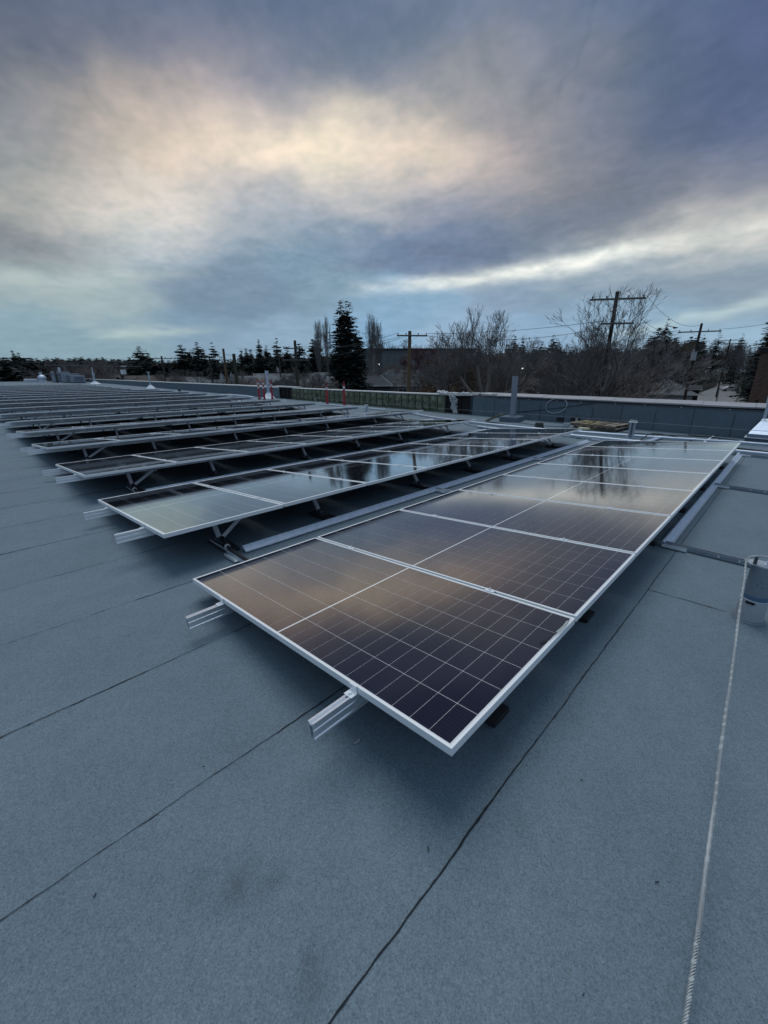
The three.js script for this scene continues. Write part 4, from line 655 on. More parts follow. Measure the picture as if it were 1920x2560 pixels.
function coniferGeo(h, R, seed, o = {}) {
  const r = rng(seed), out = [], top = o.tops || [[0, 0, h, 1]], lv = o.levels || 40;
  for (const [ox, oz, hh, k] of top) for (let L = 0; L < lv * (hh / h); L++) {
    const t = (L + r() * 0.8) / (lv * hh / h), y = hh * lerp(o.low || 0.05, 1, t), rad = R * k * Math.pow(1 - t, o.pow || 0.8) * (0.85 + 0.3 * n2(y * 0.6, seed)) + 0.12, nb = t > 0.85 ? 4 : o.nb || 8;
    for (let b = 0; b < nb; b++) {
      const a = r() * 6.2832, len = rad * (0.55 + 0.6 * r()), m = Math.max(2, Math.ceil(len / (o.clump || 0.42)));
      if (o.gap && n3(Math.cos(a) * 1.2 + ox, y * 0.5, Math.sin(a) * 1.2 + seed) > 0.5) continue;
      const y0 = y + (r() - 0.5) * 0.06 * h * (1 - t); const ca = Math.cos(a), sa = Math.sin(a), rise = (o.rise ?? 0.1) * (t > 0.75 ? 2.5 : 1);
      for (let i = 0; i < m; i++) {
        const f = (i + 0.6) / m, d = len * f, yy = y0 + rise * d - (o.droop ?? 0.22) * d * f + (f > 0.8 ? 0.08 * len * 0.4 : 0);
        const w = (o.clump || 0.42) * (1.15 - 0.55 * f) * (0.7 + 0.6 * r()) * (t > 0.9 ? 0.6 : 1);
        const x = ox + ca * d, z = oz + sa * d;
        for (let q = 0; q < 2; q++) {
          const sx = (r() - 0.5) * w * 1.1, sy = (r() - 0.35) * w * -0.55, sg = q ? 1 : -1;
          out.push(x - ca * w * 0.45, yy + 0.06 * w, z - sa * w * 0.45, x + ca * w * 0.75 + sx, yy + sy * 0.7 - 0.05, z + sa * w * 0.75 + sx * sg, x - sa * w * 0.62 * sg, yy + sy * 1.3 - 0.12 * w, z + ca * w * 0.62 * sg);
        }
      }
    }
  }
  return tris(out);
}
function conifer(label, az, el, D, R, o = {}) {
  const p = far(az, el, D), h = p.y - GY, t = thing(o.name || 'conifer_tree', label, 'conifer', p.x, GY, p.z, o.turn ?? (az * 7) % 6, o.group);
  const out = []; for (const [ox, oz, hh] of o.tops ? o.tops.map(([x, z, f, k]) => [x, z, f * h]) : [[0, 0, h]]) seg(out, V(ox, 0, oz), V(ox, hh * 0.93, oz), 0.014 * h, 0.03, 6);
  part('trunk', tris(out), barkDark, t);
  part('crown', coniferGeo(h, R, Math.round(Math.abs(az * 131 + D)), { ...o, tops: o.tops?.map(([x, z, f, k]) => [x, z, f * h, k]) }), needle[o.mat || 0], t);
  return t;
}
function grow(out, r, p, d, len, rad, depth, o, tips) {
  const k = rad > 0.05 ? 5 : rad > 0.015 ? 4 : 3, n = depth > 3 ? 3 : 2; let q = p.clone(), dir = d.clone(), R0 = rad;
  for (let i = 0; i < n; i++) {
    dir.add(V((r() - 0.5) * o.wob, (r() - 0.5) * o.wob * 0.7 + o.up * 0.12, (r() - 0.5) * o.wob)).normalize();
    const nx = q.clone().addScaledVector(dir, len / n), R1 = Math.max(o.min, R0 * (1 - 0.32 / n * (1 + i * 0.2)));
    seg(out, q, nx, R0, R1, k);
    if (depth > 0 && (i > 0 || depth < 3) && r() < o.side) { const s = dir.clone().add(V(r() - 0.5, (r() - 0.3) * 0.8, r() - 0.5).multiplyScalar(1.5)).normalize(); grow(out, r, nx, s, len * (0.45 + 0.25 * r()), Math.max(o.min, R1 * 0.45), Math.max(0, depth - 2), o, tips); }
    q = nx; R0 = R1;
  }
  if (depth <= 0) { if (tips) tips.push(q.clone()); return; }
  const c = r() < 0.35 ? 3 : 2;
  for (let i = 0; i < c; i++) {
    const a = r() * 6.2832, s = o.fork * (0.55 + 0.8 * r());
    const perp = V(Math.cos(a), (r() - 0.5) * 0.6, Math.sin(a)); perp.addScaledVector(dir, -perp.dot(dir)).normalize();
    grow(out, r, q, dir.clone().addScaledVector(perp, s).normalize(), len * (o.ratio + 0.14 * (r() - 0.5)), Math.max(o.min, R0 * (c === 3 ? 0.62 : 0.72)), depth - 1, o, tips);
  }
}
function bareGeo(seed, o) {                                         // a leafless tree about one unit tall per o.h
  const r = rng(seed), trunk = [], crown = [], tips = [];
  const oo = { wob: 0.35, up: 0.25, side: 0.5, fork: 0.55, ratio: 0.74, min: 0.011, depth: 6, ...o };
  const b = V(0, -0.2, 0); let q = V((r() - 0.5) * 0.2, oo.stem, (r() - 0.5) * 0.2);
  if (oo.stem > 0.3) seg(trunk, b, q, oo.rad * 1.25, oo.rad, 8); else q = b;
  for (let i = 0; i < oo.limbs; i++) { const a = (i + r() * 0.7) / oo.limbs * 6.2832, s = oo.open * (0.6 + 0.6 * r()); grow(crown, r, q, V(Math.cos(a) * s, 1, Math.sin(a) * s).normalize(), oo.first * (0.8 + 0.4 * r()), oo.rad * 0.7, oo.depth, oo, tips); }
  return { trunk: trunk.length ? tris(trunk) : null, crown: tris(crown), tips };
}
function leafGeo(tips, r, n, size, spread) { const v = []; for (const t of tips) for (let i = 0; i < n; i++) { const c = V(t.x + (r() - 0.5) * spread, t.y + (r() - 0.5) * spread, t.z + (r() - 0.5) * spread), a = () => V((r() - 0.5) * size * 2, (r() - 0.5) * size * 2, (r() - 0.5) * size * 2), p = a(), q = a(); v.push(c.x, c.y, c.z, c.x + p.x, c.y + p.y, c.z + p.z, c.x + q.x, c.y + q.y, c.z + q.z); } return tris(v); }
const topOf = (g) => { g.computeBoundingBox(); return g.boundingBox.max.y; };
function placeBare(proto, name, label, cat, az, el, D, mats, o = {}) { // scaled so that its top reaches the given height
  const p = far(az, el, D), h = p.y - GY, t = thing(name, label, cat, p.x, GY, p.z, o.turn ?? (az * 3.7) % 6.28, o.group);
  const s = h / topOf(proto.crown), w = s * (o.wide || 1);
  t.scale.set(w, s, w);
  if (proto.trunk) part('trunk', proto.trunk, mats[0], t);
  part('crown', proto.crown, mats[1], t);
  if (proto.leaves) part('foliage', proto.leaves, mats[2], t);
  return t;
}
// the big double spruce and the conifers that stand out of the wood
conifer('tall dark double topped spruce rising behind the houses, the largest tree in view', -49.9, 8.5, 72, 3.9, { tops: [[0, 0, 1, 1], [1.0, 0.7, 0.985, 1], [2.3, 1.5, 0.76, 0.9], [-0.7, -0.5, 0.6, 1]], turn: 0.85, levels: 66, nb: 14, gap: true, clump: 0.6, pow: 0.5, low: 0.02 });
conifer('very dark spruce at the right edge above the brick building', -3.1, 6.7, 88, 4.0, { levels: 52, nb: 14, clump: 0.6, gap: true, pow: 0.6 });
const CON = [
  [-84.8, 2.05, 150, 2.4, 'left of the twin slender dark conifers at the far left', { pow: 1 }], [-84.35, 1.85, 152, 3.2, 'right of the twin dark conifers at the far left, with long side branches', { gap: true }],
  [-73.65, 2.79, 120, 3.0, 'round topped dark conifer rising above the left treeline behind the white camera pole', { pow: 0.6 }], [-72.9, 2.1, 126, 2.6, 'lower dark conifer just right of the round topped one', {}],
  [-69.3, 3.1, 105, 2.7, 'ragged dark conifer with a split top left of the middle treeline', { tops: [[0, 0, 1, 1], [1.7, 0.3, 0.93, 0.9]], gap: true, pow: 0.55 }], [-67.5, 3.42, 102, 2.5, 'pointed dark conifer right of the ragged split one', { pow: 0.9 }], [-66.9, 2.7, 104, 2.2, 'smaller dark conifer leaning on the pointed one', { gap: true }],
  [-65.8, 3.35, 98, 2.7, 'tiered dark conifer behind the pole with two transformers', { gap: true, levels: 22, pow: 0.9 }],
  [-61.95, 2.85, 118, 2.6, 'short dark conifer with several tips left of the pointed spruces', { tops: [[-1.2, 0, 0.97, 0.7], [0, 0, 1, 0.8], [1.3, 0.2, 0.95, 0.7]] }], [-60.36, 3.85, 105, 2.1, 'narrow pointed spruce above the low sheds', { pow: 0.95 }], [-59.5, 3.15, 110, 1.6, 'thin small spruce between two taller ones', {}], [-58.2, 4.05, 104, 2.5, 'open branched tall spruce left of the near wooden pole', { gap: true, levels: 26, pow: 0.9 }],
  [-57.0, 3.0, 108, 2.6, 'dense low spruce right of the open branched one', {}], [-55.4, 3.4, 86, 2.6, 'dark feathery conifer standing right behind the near wooden pole', { gap: true }], [-53.7, 4.05, 92, 1.9, 'left one of two close spruces beside the bare poplars', { pow: 0.85 }], [-53.1, 4.3, 94, 2.3, 'right one of two close spruces beside the bare poplars', { pow: 0.85 }],
  [-28.7, 3.3, 110, 1.8, 'slim conifer behind the pollarded bare tree, leftmost of three', {}], [-28.0, 4.2, 108, 2.2, 'middle pointed conifer behind the pollarded bare tree', { gap: true, pow: 0.9 }], [-27.05, 3.8, 110, 2.4, 'right pointed conifer behind the pollarded bare tree', { gap: true }], [-24.8, 3.5, 106, 1.8, 'narrow conifer between the bare trees right of centre', { pow: 0.6 }],
  [-23.5, 4.2, 100, 2.6, 'broad dark conifer between the two large bare trees', { gap: true, pow: 0.75 }], [-22.9, 3.4, 104, 2.6, 'lower dark conifer beside the broad one', {}],
  [-12.1, 5.45, 86, 2.9, 'spiky conifer with upswept open branches right of the leaning power pole', { gap: true, levels: 20, rise: 0.45, droop: 0.1, pow: 0.85 }], [-12.8, 4.65, 88, 2.2, 'dark bushy conifer left of the spiky one', { pow: 0.6 }], [-7.4, 3.9, 245, 5.0, 'small dark conifer right of the pole with a grey transformer', { gap: true }], [-5.5, 3.7, 240, 4.4, 'pointed conifer left of the dark spruce at the right edge', { gap: true, pow: 0.9 }], [-8.6, 3.6, 250, 5.0, 'dim conifer behind the crossarm of the right hand pole', {}],
];
CON.forEach(([az, el, D, R, label, o], i) => conifer(label, az, el, D, R * 1.7, { levels: 38, nb: 13, clump: 0.7, pow: 0.7, mat: i % 3, ...o }));
{ // the far wood
  const r = rng(91), geo = coniferGeo(10, 2.9, 7, { levels: 20, nb: 9, clump: 0.95 }), list = [];
  const skyline = (az) => az < -60 ? 1.25 + 0.2 * n2(az * 0.3, 1) + (az < -80 ? -0.1 : 0) : az < -38 ? 1.9 : az < -28 ? lerp(2.0, 2.4, (az + 38) / 10) : az < -14 ? 2.6 : 3.2;
  for (let i = 0; i < 2300; i++) {
    const az = (i % 3 ? lerp(-104, 24, r()) : lerp(-100, -50, r())), layer = r(), D = layer < 0.4 ? lerp(230, 300, r()) : layer < 0.8 ? lerp(170, 230, r()) : lerp(120, 160, r());
    if (D < 165 && az > -48 && az < -33) continue;
    if (az > -8.6 && az < -4.2) continue;                            // the lane keeps a gap in the wood
    const el = skyline(az) * (0.75 + 0.4 * r() * (D > 220 ? 1 : 0.8)) * (D > 230 ? 1.0 : 0.85), p = far(az, el, D), h = p.y - GY;
    list.push(new THREE.Matrix4().compose(V(p.x, GY, p.z), new THREE.Quaternion().setFromAxisAngle(V(0, 1, 0), r() * 6), V(h / 10 * (0.8 + 0.6 * r()), h / 10, h / 10 * (0.8 + 0.6 * r()))));
  }
  for (let i = 0; i < 420; i++) { const az = lerp(-88, -49, r()), D = lerp(104, 165, r()), p = far(az, (az < -62 ? 0.7 : 1.1) + 0.7 * r(), D), h = p.y - GY; list.push(new THREE.Matrix4().compose(V(p.x, GY, p.z), new THREE.Quaternion().setFromAxisAngle(V(0, 1, 0), r() * 6), V(h / 10 * (1 + 0.6 * r()), h / 10, h / 10 * (1 + 0.6 * r())))); }
  const im = new THREE.InstancedMesh(geo, needle[0], list.length); list.forEach((m, i) => im.setMatrixAt(i, m)); im.name = 'distant_woods'; im.castShadow = true; scene.add(im); tag(im, 'dark mass of far conifers along the horizon', 'woods', null, 'stuff');
}
// bare trees
const protos = [1, 2, 3, 4, 5].map((k) => bareGeo(100 + k, { stem: 1.2 + k * 0.15, rad: 0.16, limbs: 4, open: 0.55 + 0.07 * k, first: 1.75, depth: 7, fork: 0.55, wob: 0.36, side: 0.55, min: 0.0065 }));
const shrubs = [1, 2, 3, 4].map((k) => bareGeo(200 + k, { stem: 0.0, rad: 0.075, limbs: 8, open: 0.7, first: 1.15, depth: 6, fork: 0.55, wob: 0.36, side: 0.7, min: 0.0055 }));
const shrubLeaf = shrubs.map((p, i) => ({ ...p, leaves: leafGeo(p.tips, rng(300 + i), 2, 0.09, 0.3) }));
const poplarP = [1, 2, 3].map((k) => bareGeo(400 + k, { stem: 3.2, rad: 0.16, limbs: 7, open: 0.16, first: 2.6, depth: 5, fork: 0.22, wob: 0.12, up: 0.9, side: 0.85, ratio: 0.8, min: 0.014 }));
[[-52.95, 6.35, 88, 'left of two slim bare poplars left of the big spruce', 0, 0.5], [-51.87, 6.9, 92, 'right slim bare poplar close beside the big spruce', 1, 0.36], [-46.25, 7.4, 86, 'taller of the two bare columnar poplars right of the big spruce', 2, 0.55], [-45.2, 6.3, 87, 'shorter of the two bare columnar poplars right of the big spruce', 0, 0.55]].forEach(([az, el, D, label, k, w]) => placeBare(poplarP[k], 'poplar_tree', label, 'poplar', az, el, D, [barkGrey, twigGrey], { wide: w, group: 'bare poplars beside the big spruce' }));
{ // pollarded tree with cut limbs
  const r = rng(501), tr = [], cr = [], o = { wob: 0.32, up: 0.5, side: 0.55, fork: 0.42, ratio: 0.78, min: 0.011 };
  const p = far(-31.2, 0, 44), t = thing('bare_tree', 'large pollarded bare tree with thick cut limbs and long new shoots', 'tree', p.x, GY, p.z, 0.55);
  seg(tr, V(0, -0.2, 0), V(0.1, 2.6, 0), 0.42, 0.34, 9);
  const limbs = [[[0.1, 2.6, 0], [-0.5, 4.4, 0.2], [-0.9, 6.3, 0.2], 0.22], [[0.1, 2.6, 0], [0.35, 4.6, -0.2], [0.25, 6.5, -0.1], 0.24], [[0.1, 2.5, 0], [-1.6, 3.9, 0.1], [-2.9, 5.6, 0.1], 0.19], [[0.1, 2.3, 0], [1.6, 3.4, 0.3], [3.2, 4.2, 0.3], 0.17], [[0.1, 2.0, 0], [-1.5, 2.6, 0.5], [-3.6, 2.9, 0.8], 0.15]];
  for (const [a, b, c, rad] of limbs) {
    const A = V(...a), B = V(...b), C = V(...c); seg(tr, A, B, rad, rad * 0.85, 7); seg(tr, B, C, rad * 0.85, rad * 0.72, 7);
    for (let i = 0; i < 7; i++) { const q = B.clone().lerp(C, 0.35 + 0.65 * r()), d = V((r() - 0.5) * 1.5 + (C.x - A.x) * 0.2, 0.9 + 0.5 * r(), (r() - 0.5) * 1.5).normalize(); grow(cr, r, q, d, 1.15 + 0.5 * r(), 0.05, 3, o); }
  }
  for (const [x, y, z, dx, dy, l] of [[0.25, 6.4, 0, 0.02, 1, 1.5], [0.3, 6.4, 0, 0.42, 1, 1.45], [-2.9, 5.5, 0.1, -0.75, 0.75, 1.5], [3.2, 4.2, 0.3, 0.55, 0.9, 1.7], [3.0, 4.1, 0.3, 0.95, 0.7, 1.5], [-3.4, 2.9, 0.7, -0.8, 0.6, 1.4], [1.8, 3.5, 0.3, 0.3, 1, 1.5], [-0.8, 6.2, 0.2, -0.25, 1, 1.2]]) grow(cr, r, V(x, y, z), V(dx, dy, 0.1).normalize(), l, 0.055, 4, o);
  part('trunk', tris(tr), M(0.2, 0.175, 0.155, { roughness: 1 }), t); part('crown', tris(cr), bark, t);
}
const leader = bareGeo(601, { stem: 5.4, rad: 0.14, limbs: 3, open: 0.15, first: 1.9, depth: 4, fork: 0.35, wob: 0.25, up: 0.8, side: 0.9, min: 0.013 });
placeBare(leader, 'bare_tree', 'thin upright bare tree with dense twigs up its leader, left of the pollarded tree', 'tree', -33.9, 7.85, 47, [bark, twigBrown], { wide: 0.8 });
placeBare(protos[2], 'bare_tree', 'wide spreading bare tree behind the thin upright one', 'tree', -35.4, 5.1, 50, [bark, twigGrey], { wide: 0.9 });
placeBare(protos[4], 'bare_tree', 'bare tree with arching branches right of the pollarded tree', 'tree', -27.4, 6.0, 48, [bark, twigGrey], { wide: 0.75 });
const tallP = bareGeo(611, { stem: 1.6, rad: 0.30, limbs: 5, open: 0.5, first: 2.5, depth: 6, fork: 0.5, wob: 0.45, up: 0.5, side: 0.42, min: 0.009 });
placeBare(tallP, 'bare_tree', 'tall dark bare tree wrapped around the leaning power pole', 'tree', -18.2, 9.4, 37, [barkDark, bark], { wide: 0.9, turn: 1.1 });
placeBare(protos[0], 'bare_tree', 'lower bare tree left of the leaning power pole', 'tree', -21.0, 5.4, 40, [barkDark, bark], { wide: 0.8 });
placeBare(protos[3], 'bare_tree', 'faint bare tree right of the leaning power pole', 'tree', -13.9, 5.1, 62, [bark, twigGrey], { wide: 0.6 });
{ const p = { ...protos[1] }; p.leaves = leafGeo(p.tips, rng(620), 3, 0.085, 0.34); placeBare(p, 'crabapple_tree', 'dense burgundy tree still holding dark red leaves and fruit', 'tree', -37.9, 3.5, 58, [barkDark, M(0.1, 0.055, 0.052, { roughness: 1 }), M(0.12, 0.034, 0.036, { roughness: 1 })], { wide: 0.85 }); }
// the thicket of leafless trees and shrubs, near to far
const leafBrown = M(0.15, 0.115, 0.08, { roughness: 1 });
const THICK = [
  [-36.3, 1.9, 60], [-34.9, 1.5, 52], [-33.6, 1.7, 58], [-32.4, 2.0, 50], [-31.2, 1.6, 62], [-30, 1.9, 54], [-28.9, 1.2, 48], [-28.0, 2.0, 60], [-26.7, 1.5, 50], [-25.6, 2.0, 58], [-24.6, 1.3, 46], [-23.6, 2.2, 62], [-22.4, 1.8, 50], [-21.5, 2.4, 58], [-20.5, 1.4, 44], [-19.5, 2.3, 52], [-18.4, 1.9, 47], [-17.5, 2.6, 60], [-16.4, 1.8, 48], [-15.5, 2.6, 64], [-14.6, 2.2, 56], [-13.7, 2.7, 70], [-13.6, 2.8, 84], [-13.0, 2.6, 88], [-12.3, 2.9, 92], [-10.2, 3.0, 182], [-9.4, 2.9, 190], [-35.6, 2.6, 84], [-33, 2.7, 90], [-30.5, 2.7, 88], [-26.3, 2.7, 92], [-24, 2.8, 86], [-20.2, 3.0, 90], [-18.8, 3.2, 84], [-16.2, 3.2, 92], [-14.9, 3.3, 88], [-13.2, 3.5, 100], [-12.2, 3.5, 112], [-9.9, 3.3, 188], [-8.6, 3.2, 194], [-7.0, 2.8, 258], [-6.0, 2.9, 262], [-7.6, 2.9, 268], [-5.2, 2.8, 266], [-4.6, 2.9, 150], [-4.1, 2.4, 126],
];
const seen = ['behind the black bay of the parapet', 'behind the plastic sheeting', 'left of the vent stack', 'behind the vent stack', 'above the cable loop', 'left of the leaning power pole', 'below the leaning power pole', 'above the pallet', 'left of the slate roofed garage', 'above the garage roof', 'beyond the pole with a grey transformer', 'beside the lane', 'left of the brick building'];
const zoneN = {};
THICK.forEach(([az, el, D], i) => {
  if (D < 82 && D > 52 && i % 2 && az > -37) return;
  if (D < 75 && az > -26.8 && az < -21.2) return;
  if (D < 100 && i % 5 === 3 && az > -31) return;
  const leafy = i % 4 === 1, sh = i % 3 !== 0, proto = sh ? (leafy ? shrubLeaf : shrubs)[i % 4] : protos[i % 5];
  const zone = seen[clamp(Math.floor((az + 37) / 2.6), 0, 12)], depth = D < 56 ? 'near' : D < 75 ? 'middle' : 'far';
  let label = `${depth} ${leafy ? 'brown leaved' : D > 75 ? 'dark leafless' : 'grey brown leafless'} ${sh ? 'multi stemmed shrub' : 'bare tree'} ${zone}`;
  if (zoneN[label]) label = label.replace(depth, `${depth} right hand`); zoneN[label] = 1;
  placeBare(proto, sh ? 'bare_shrub' : 'bare_tree', label, sh ? 'shrub' : 'tree', az, el, D, [bark, i % 3 === 1 ? twigBrown : bark, leafBrown], { wide: (sh ? 1.25 : 1.0) * (az > -14.5 ? 0.45 : 1), group: 'leafless thicket beyond the parapet' });
});
[[-80.2, 1.35, 95], [-79, 1.55, 90], [-77.9, 1.3, 100], [-70.6, 0.3, 85], [-69.4, 0.1, 80], [-64.9, -0.2, 66], [-62.3, 0.2, 70], [-56.6, -0.1, 62], [-54.9, 0.5, 66], [-47.6, 0.8, 100], [-43.3, 1.3, 112], [-41.8, 1.5, 108], [-44.4, 1.0, 104], [-40.2, 1.1, 106], [-36.6, 1.4, 64]].forEach(([az, el, D], i) => placeBare(i % 2 ? protos[i % 5] : shrubs[i % 4], i % 2 ? 'bare_tree' : 'bare_shrub', ['brownish bare shrub at the far left behind the rooftop units', 'bare tree at the far left behind the slim mast', 'bare shrub left of the tilted utility pole', 'bare tree behind the parapet left of the twin transformer pole', 'low bare shrub left of the long low shed', 'bare tree beside the pole with two transformers', 'bare shrub left of the corrugated shed', 'bare tree in front of the near wooden pole', 'brown bare shrub right of the near wooden pole', 'bare tree between the big spruce and the poplars', 'bare shrub in front of the long grey building', 'rounded bare tree in front of the long grey building', 'bare shrub beside the right hand poplars', 'bare tree behind the square wooden pole', 'bare shrub right of the burgundy tree'][i], i % 2 ? 'tree' : 'shrub', az, el, D, [barkDark, i % 3 ? bark : twigBrown], { wide: 1.2 }));
[[-42.6, 4.0, 190, 'rounded pale bare tree above the roof of the long grey building'], [-44.0, 3.3, 200, 'smaller bare tree above the roof of the long building beside the poplars']].forEach(([az, el, D, label], i) => placeBare(shrubs[i], 'bare_tree', label, 'tree', az, el, D, [bark, twigGrey], { wide: 0.7 }));
// ---- poles and lines
const poleMat = M(0.27, 0.19, 0.11, { map: woodTex, roughness: 0.9 }), poleOld = M(0.12, 0.105, 0.09, { map: woodTex, roughness: 0.95 }), poleDark = M(0.05, 0.042, 0.036, { map: woodTex, roughness: 0.95 }), armMat = M(0.24, 0.24, 0.23, { map: woodTex, roughness: 0.9 }), porcelain = M(0.05, 0.045, 0.045, { roughness: 0.4 }), tankMat = M(0.42, 0.45, 0.47, { roughness: 0.5 });
function pole(label, az, el, D, rad, mat, arms, turn, o = {}) {
  const p = far(az, el, D), h = p.y - GY, t = thing('utility_pole', label, 'utility pole', p.x, GY, p.z, face(az) + turn);
  part('shaft', metreUV(stick(V(0, 0, 0), V(0, h, 0), rad * 1.3, rad, 10)), mat, t);
  t.userData.ends = [];
  for (const [drop, left, right, tilt = 0] of arms) {
    const y = h - drop, a = V(-left, y - tilt * left, rad + 0.06), b = V(right, y + tilt * right, rad + 0.06);
    const arm = part('crossarm', metreUV(bar(a, b, 0.11, 0.13)), armMat, t);
    for (const f of [0.04, 0.3, 0.7, 0.96]) { const q = a.clone().lerp(b, f); parts('insulator', [cyl(0.03, 0.035, 0.09, q.x, q.y + 0.1, q.z, 7), cyl(0.055, 0.06, 0.09, q.x, q.y + 0.18, q.z, 8)], porcelain, arm); }
    parts('arm_brace', [bar(V(-left * 0.45, y - 0.03, rad + 0.05), V(0, y - 0.55, rad + 0.01), 0.04, 0.012), bar(V(right * 0.45, y - 0.03, rad + 0.05), V(0, y - 0.55, rad + 0.01), 0.04, 0.012)], steelDark, t);
    const m = new THREE.Matrix4().makeRotationY(t.rotation.y).setPosition(t.position); t.userData.ends.push(a.clone().add(V(0, 0.2, 0)).applyMatrix4(m), b.clone().add(V(0, 0.2, 0)).applyMatrix4(m));
  }
  for (const [dx, drop, s] of o.tanks || []) { const g = part('transformer', [cyl(0.24 * s, 0.24 * s, 0.8 * s, dx, h - drop, rad + 0.1, 14), cyl(0.26 * s, 0.26 * s, 0.05, dx, h - drop + 0.42 * s, rad + 0.1, 14)], tankMat, t); part('bushing', [cyl(0.04, 0.06, 0.3, dx - 0.08, h - drop + 0.6 * s, rad + 0.1, 7)], tankMat, g); }
  const ends = t.userData.ends; delete t.userData.ends; return ends;
}
const eP1 = pole('dark leaning looking power pole with two crossarms standing in the bare tree at the right', -17.45, 8.38, 40, 0.135, poleDark, [[0.55, 1.95, 2.0, 0.0], [2.3, 0.9, 1.5]], 0.25);
const eP2 = pole('tan square topped power pole in front of the dark roofed house', -41.17, 4.92, 42, 0.155, poleMat, [[0.42, 1.25, 1.65, 0]], 0.12);
const eP3 = pole('weathered wooden power pole with two crossarms left of the big spruce', -55.9, 3.74, 54, 0.16, poleOld, [[0.9, 1.4, 0.9], [2.2, 1.6, 1.6]], -0.1, {});
const eP4 = pole('tan power pole carrying two grey transformers', -64.6, 2.65, 66, 0.16, poleMat, [[1.5, 1.7, 1.9]], 0, { tanks: [[-0.62, 3.9, 1.05], [0.72, 3.9, 1.05]] });
pole('thick greenish pole without arms right of the transformer pole', -63.45, 2.08, 62, 0.22, M(0.11, 0.12, 0.08, { map: woodTex }), [], 0);
const eP6 = pole('thin dark pole with one short arm left of the transformer pole', -66.3, 1.8, 76, 0.12, poleOld, [[0.15, 0.9, 0.9]], 0);
const eP7 = pole('grey pole with two pale crossarms at the left of the middle', -71.5, 1.72, 82, 0.14, poleOld, [[0.4, 1.9, 1.6], [1.1, 1.3, 1.0]], 0);
const eP8 = pole('leaning looking weathered pole with two crossarms beside the white camera box', -75.85, 1.3, 78, 0.17, poleOld, [[0.35, 2.0, 2.2], [1.0, 1.8, 3.0]], 0);
pole('left leg pole of the two crossarm frame at the far left', -81.8, 0.75, 84, 0.12, poleOld, [[0.15, 1.2, 3.4], [1.5, 1.4, 4]], 0.1, {});
pole('right leg pole beside the two crossarm frame at the far left', -80.4, 0.75, 84, 0.12, poleOld, [[0.2, 1.2, 3]], 0);
pole('slim pole with a small arm and one grey transformer above the gabled shed', -58.0, 2.05, 70, 0.11, poleOld, [[0.1, 0.75, 0.55]], 0, { tanks: [[-0.35, 2.3, 0.75]] });
const eP11 = pole('dark power pole with one long crossarm and a grey transformer at the far right', -9.1, 4.75, 64, 0.125, M(0.07, 0.055, 0.045, { map: woodTex }), [[0.9, 2.2, 2.0]], 0.15, { tanks: [[-0.1, 3.6, 1.15]] });
pole('distant pole with two pale crossarms right of the grey transformer', -6.4, 3.15, 125, 0.13, poleDark, [[0.3, 2.2, 2.3], [1.0, 2.2, 2.3]], 0);
{ const a = far(-6.3, -0.85, 92), t = thing('guy_post', 'thin pale guy post standing beside the lane', 'post', a.x, GY, a.z); part('post', [stick(V(0, 0, 0), V(0, 3.1, 0), 0.07, 0.05, 8)], M(0.2, 0.2, 0.19), t); part('guard', [stick(V(0.15, 0, 0.1), V(0.06, 2.4, 0.03), 0.035, 0.035, 6)], M(0.35, 0.36, 0.36), t); }
{ const a = far(-75.5, -0.05, 70), t = thing('camera_pole', 'white box with a small solar cap on a slim pole beyond the left parapet', 'camera pole', a.x, GY, a.z); const h = a.y - GY; part('pole', stick(V(0, 0, 0), V(0, h + 0.2, 0), 0.06, 0.05, 8), M(0.3, 0.32, 0.34), t); part('box', rbox(0.75, 0.6, 0.5, 0.03, -0.15, h, 0.1), M(0.7, 0.74, 0.78), t); part('solar_cap', rbox(0.7, 0.04, 0.6, 0.01, 0.1, h + 0.75, 0, 0, 0.15), M(0.75, 0.8, 0.85), t); part('arm', [stick(V(0, h, 0), V(0.1, h + 0.75, 0), 0.03, 0.03, 6)], steelDark, t); }
const lineMat = M(0.035, 0.038, 0.042, { roughness: 0.7 });
const LINES = [];
function line(label, p, q, drop, r = 0.016) { tag(part('power_line', tube(sag(p, q, drop), r, 24, 4), lineMat, scene), label, 'power line'); }
line('upper power line from the tan square topped pole to the leaning looking pole', eP2[1], eP1[2], 0.25); line('lower power line from the tan square topped pole to the leaning looking pole', eP2[1].clone().add(V(-0.4, -0.15, 0)), eP1[2].clone().add(V(0.2, -0.55, 0)), 0.6);
line('power line from the weathered two armed pole to the tan square topped pole', eP3[1], eP2[0], 0.5); line('lower power line from the weathered two armed pole to the tan square topped pole', eP3[0].clone().add(V(0, -0.1, 0)), eP2[0].clone().add(V(0.4, -0.35, 0)), 0.5); line('lowest power line past the big spruce to the tan square topped pole', eP3[3], eP2[0].clone().add(V(0.8, -0.4, 0)), 0.3);
line('upper power line between the transformer pole and the weathered two armed pole', eP4[1].clone().add(V(0, 1.4, 0)), eP3[0], 0.4); line('lower power line between the transformer pole and the weathered two armed pole', eP4[0].clone().add(V(1.2, 0.9, 0)), eP3[2], 0.4); 
line('power line between the thin dark pole and the transformer pole', eP6[1], eP4[0], 0.3); line('power line between the grey two armed pole and the thin dark pole', eP7[1], eP6[0], 0.4); line('slack lower line between the grey two armed pole and the thin dark pole', eP7[3].clone().add(V(0, -1.2, 0)), eP6[1].clone().add(V(0, -0.4, 0)), 0.9); line('power line between the leaning looking weathered pole and the grey two armed pole', eP8[1], eP7[0], 0.4); line('power line running off to the far left from the weathered pole beside the camera box', far(-88, 1.3, 100), eP8[0], 0.6);
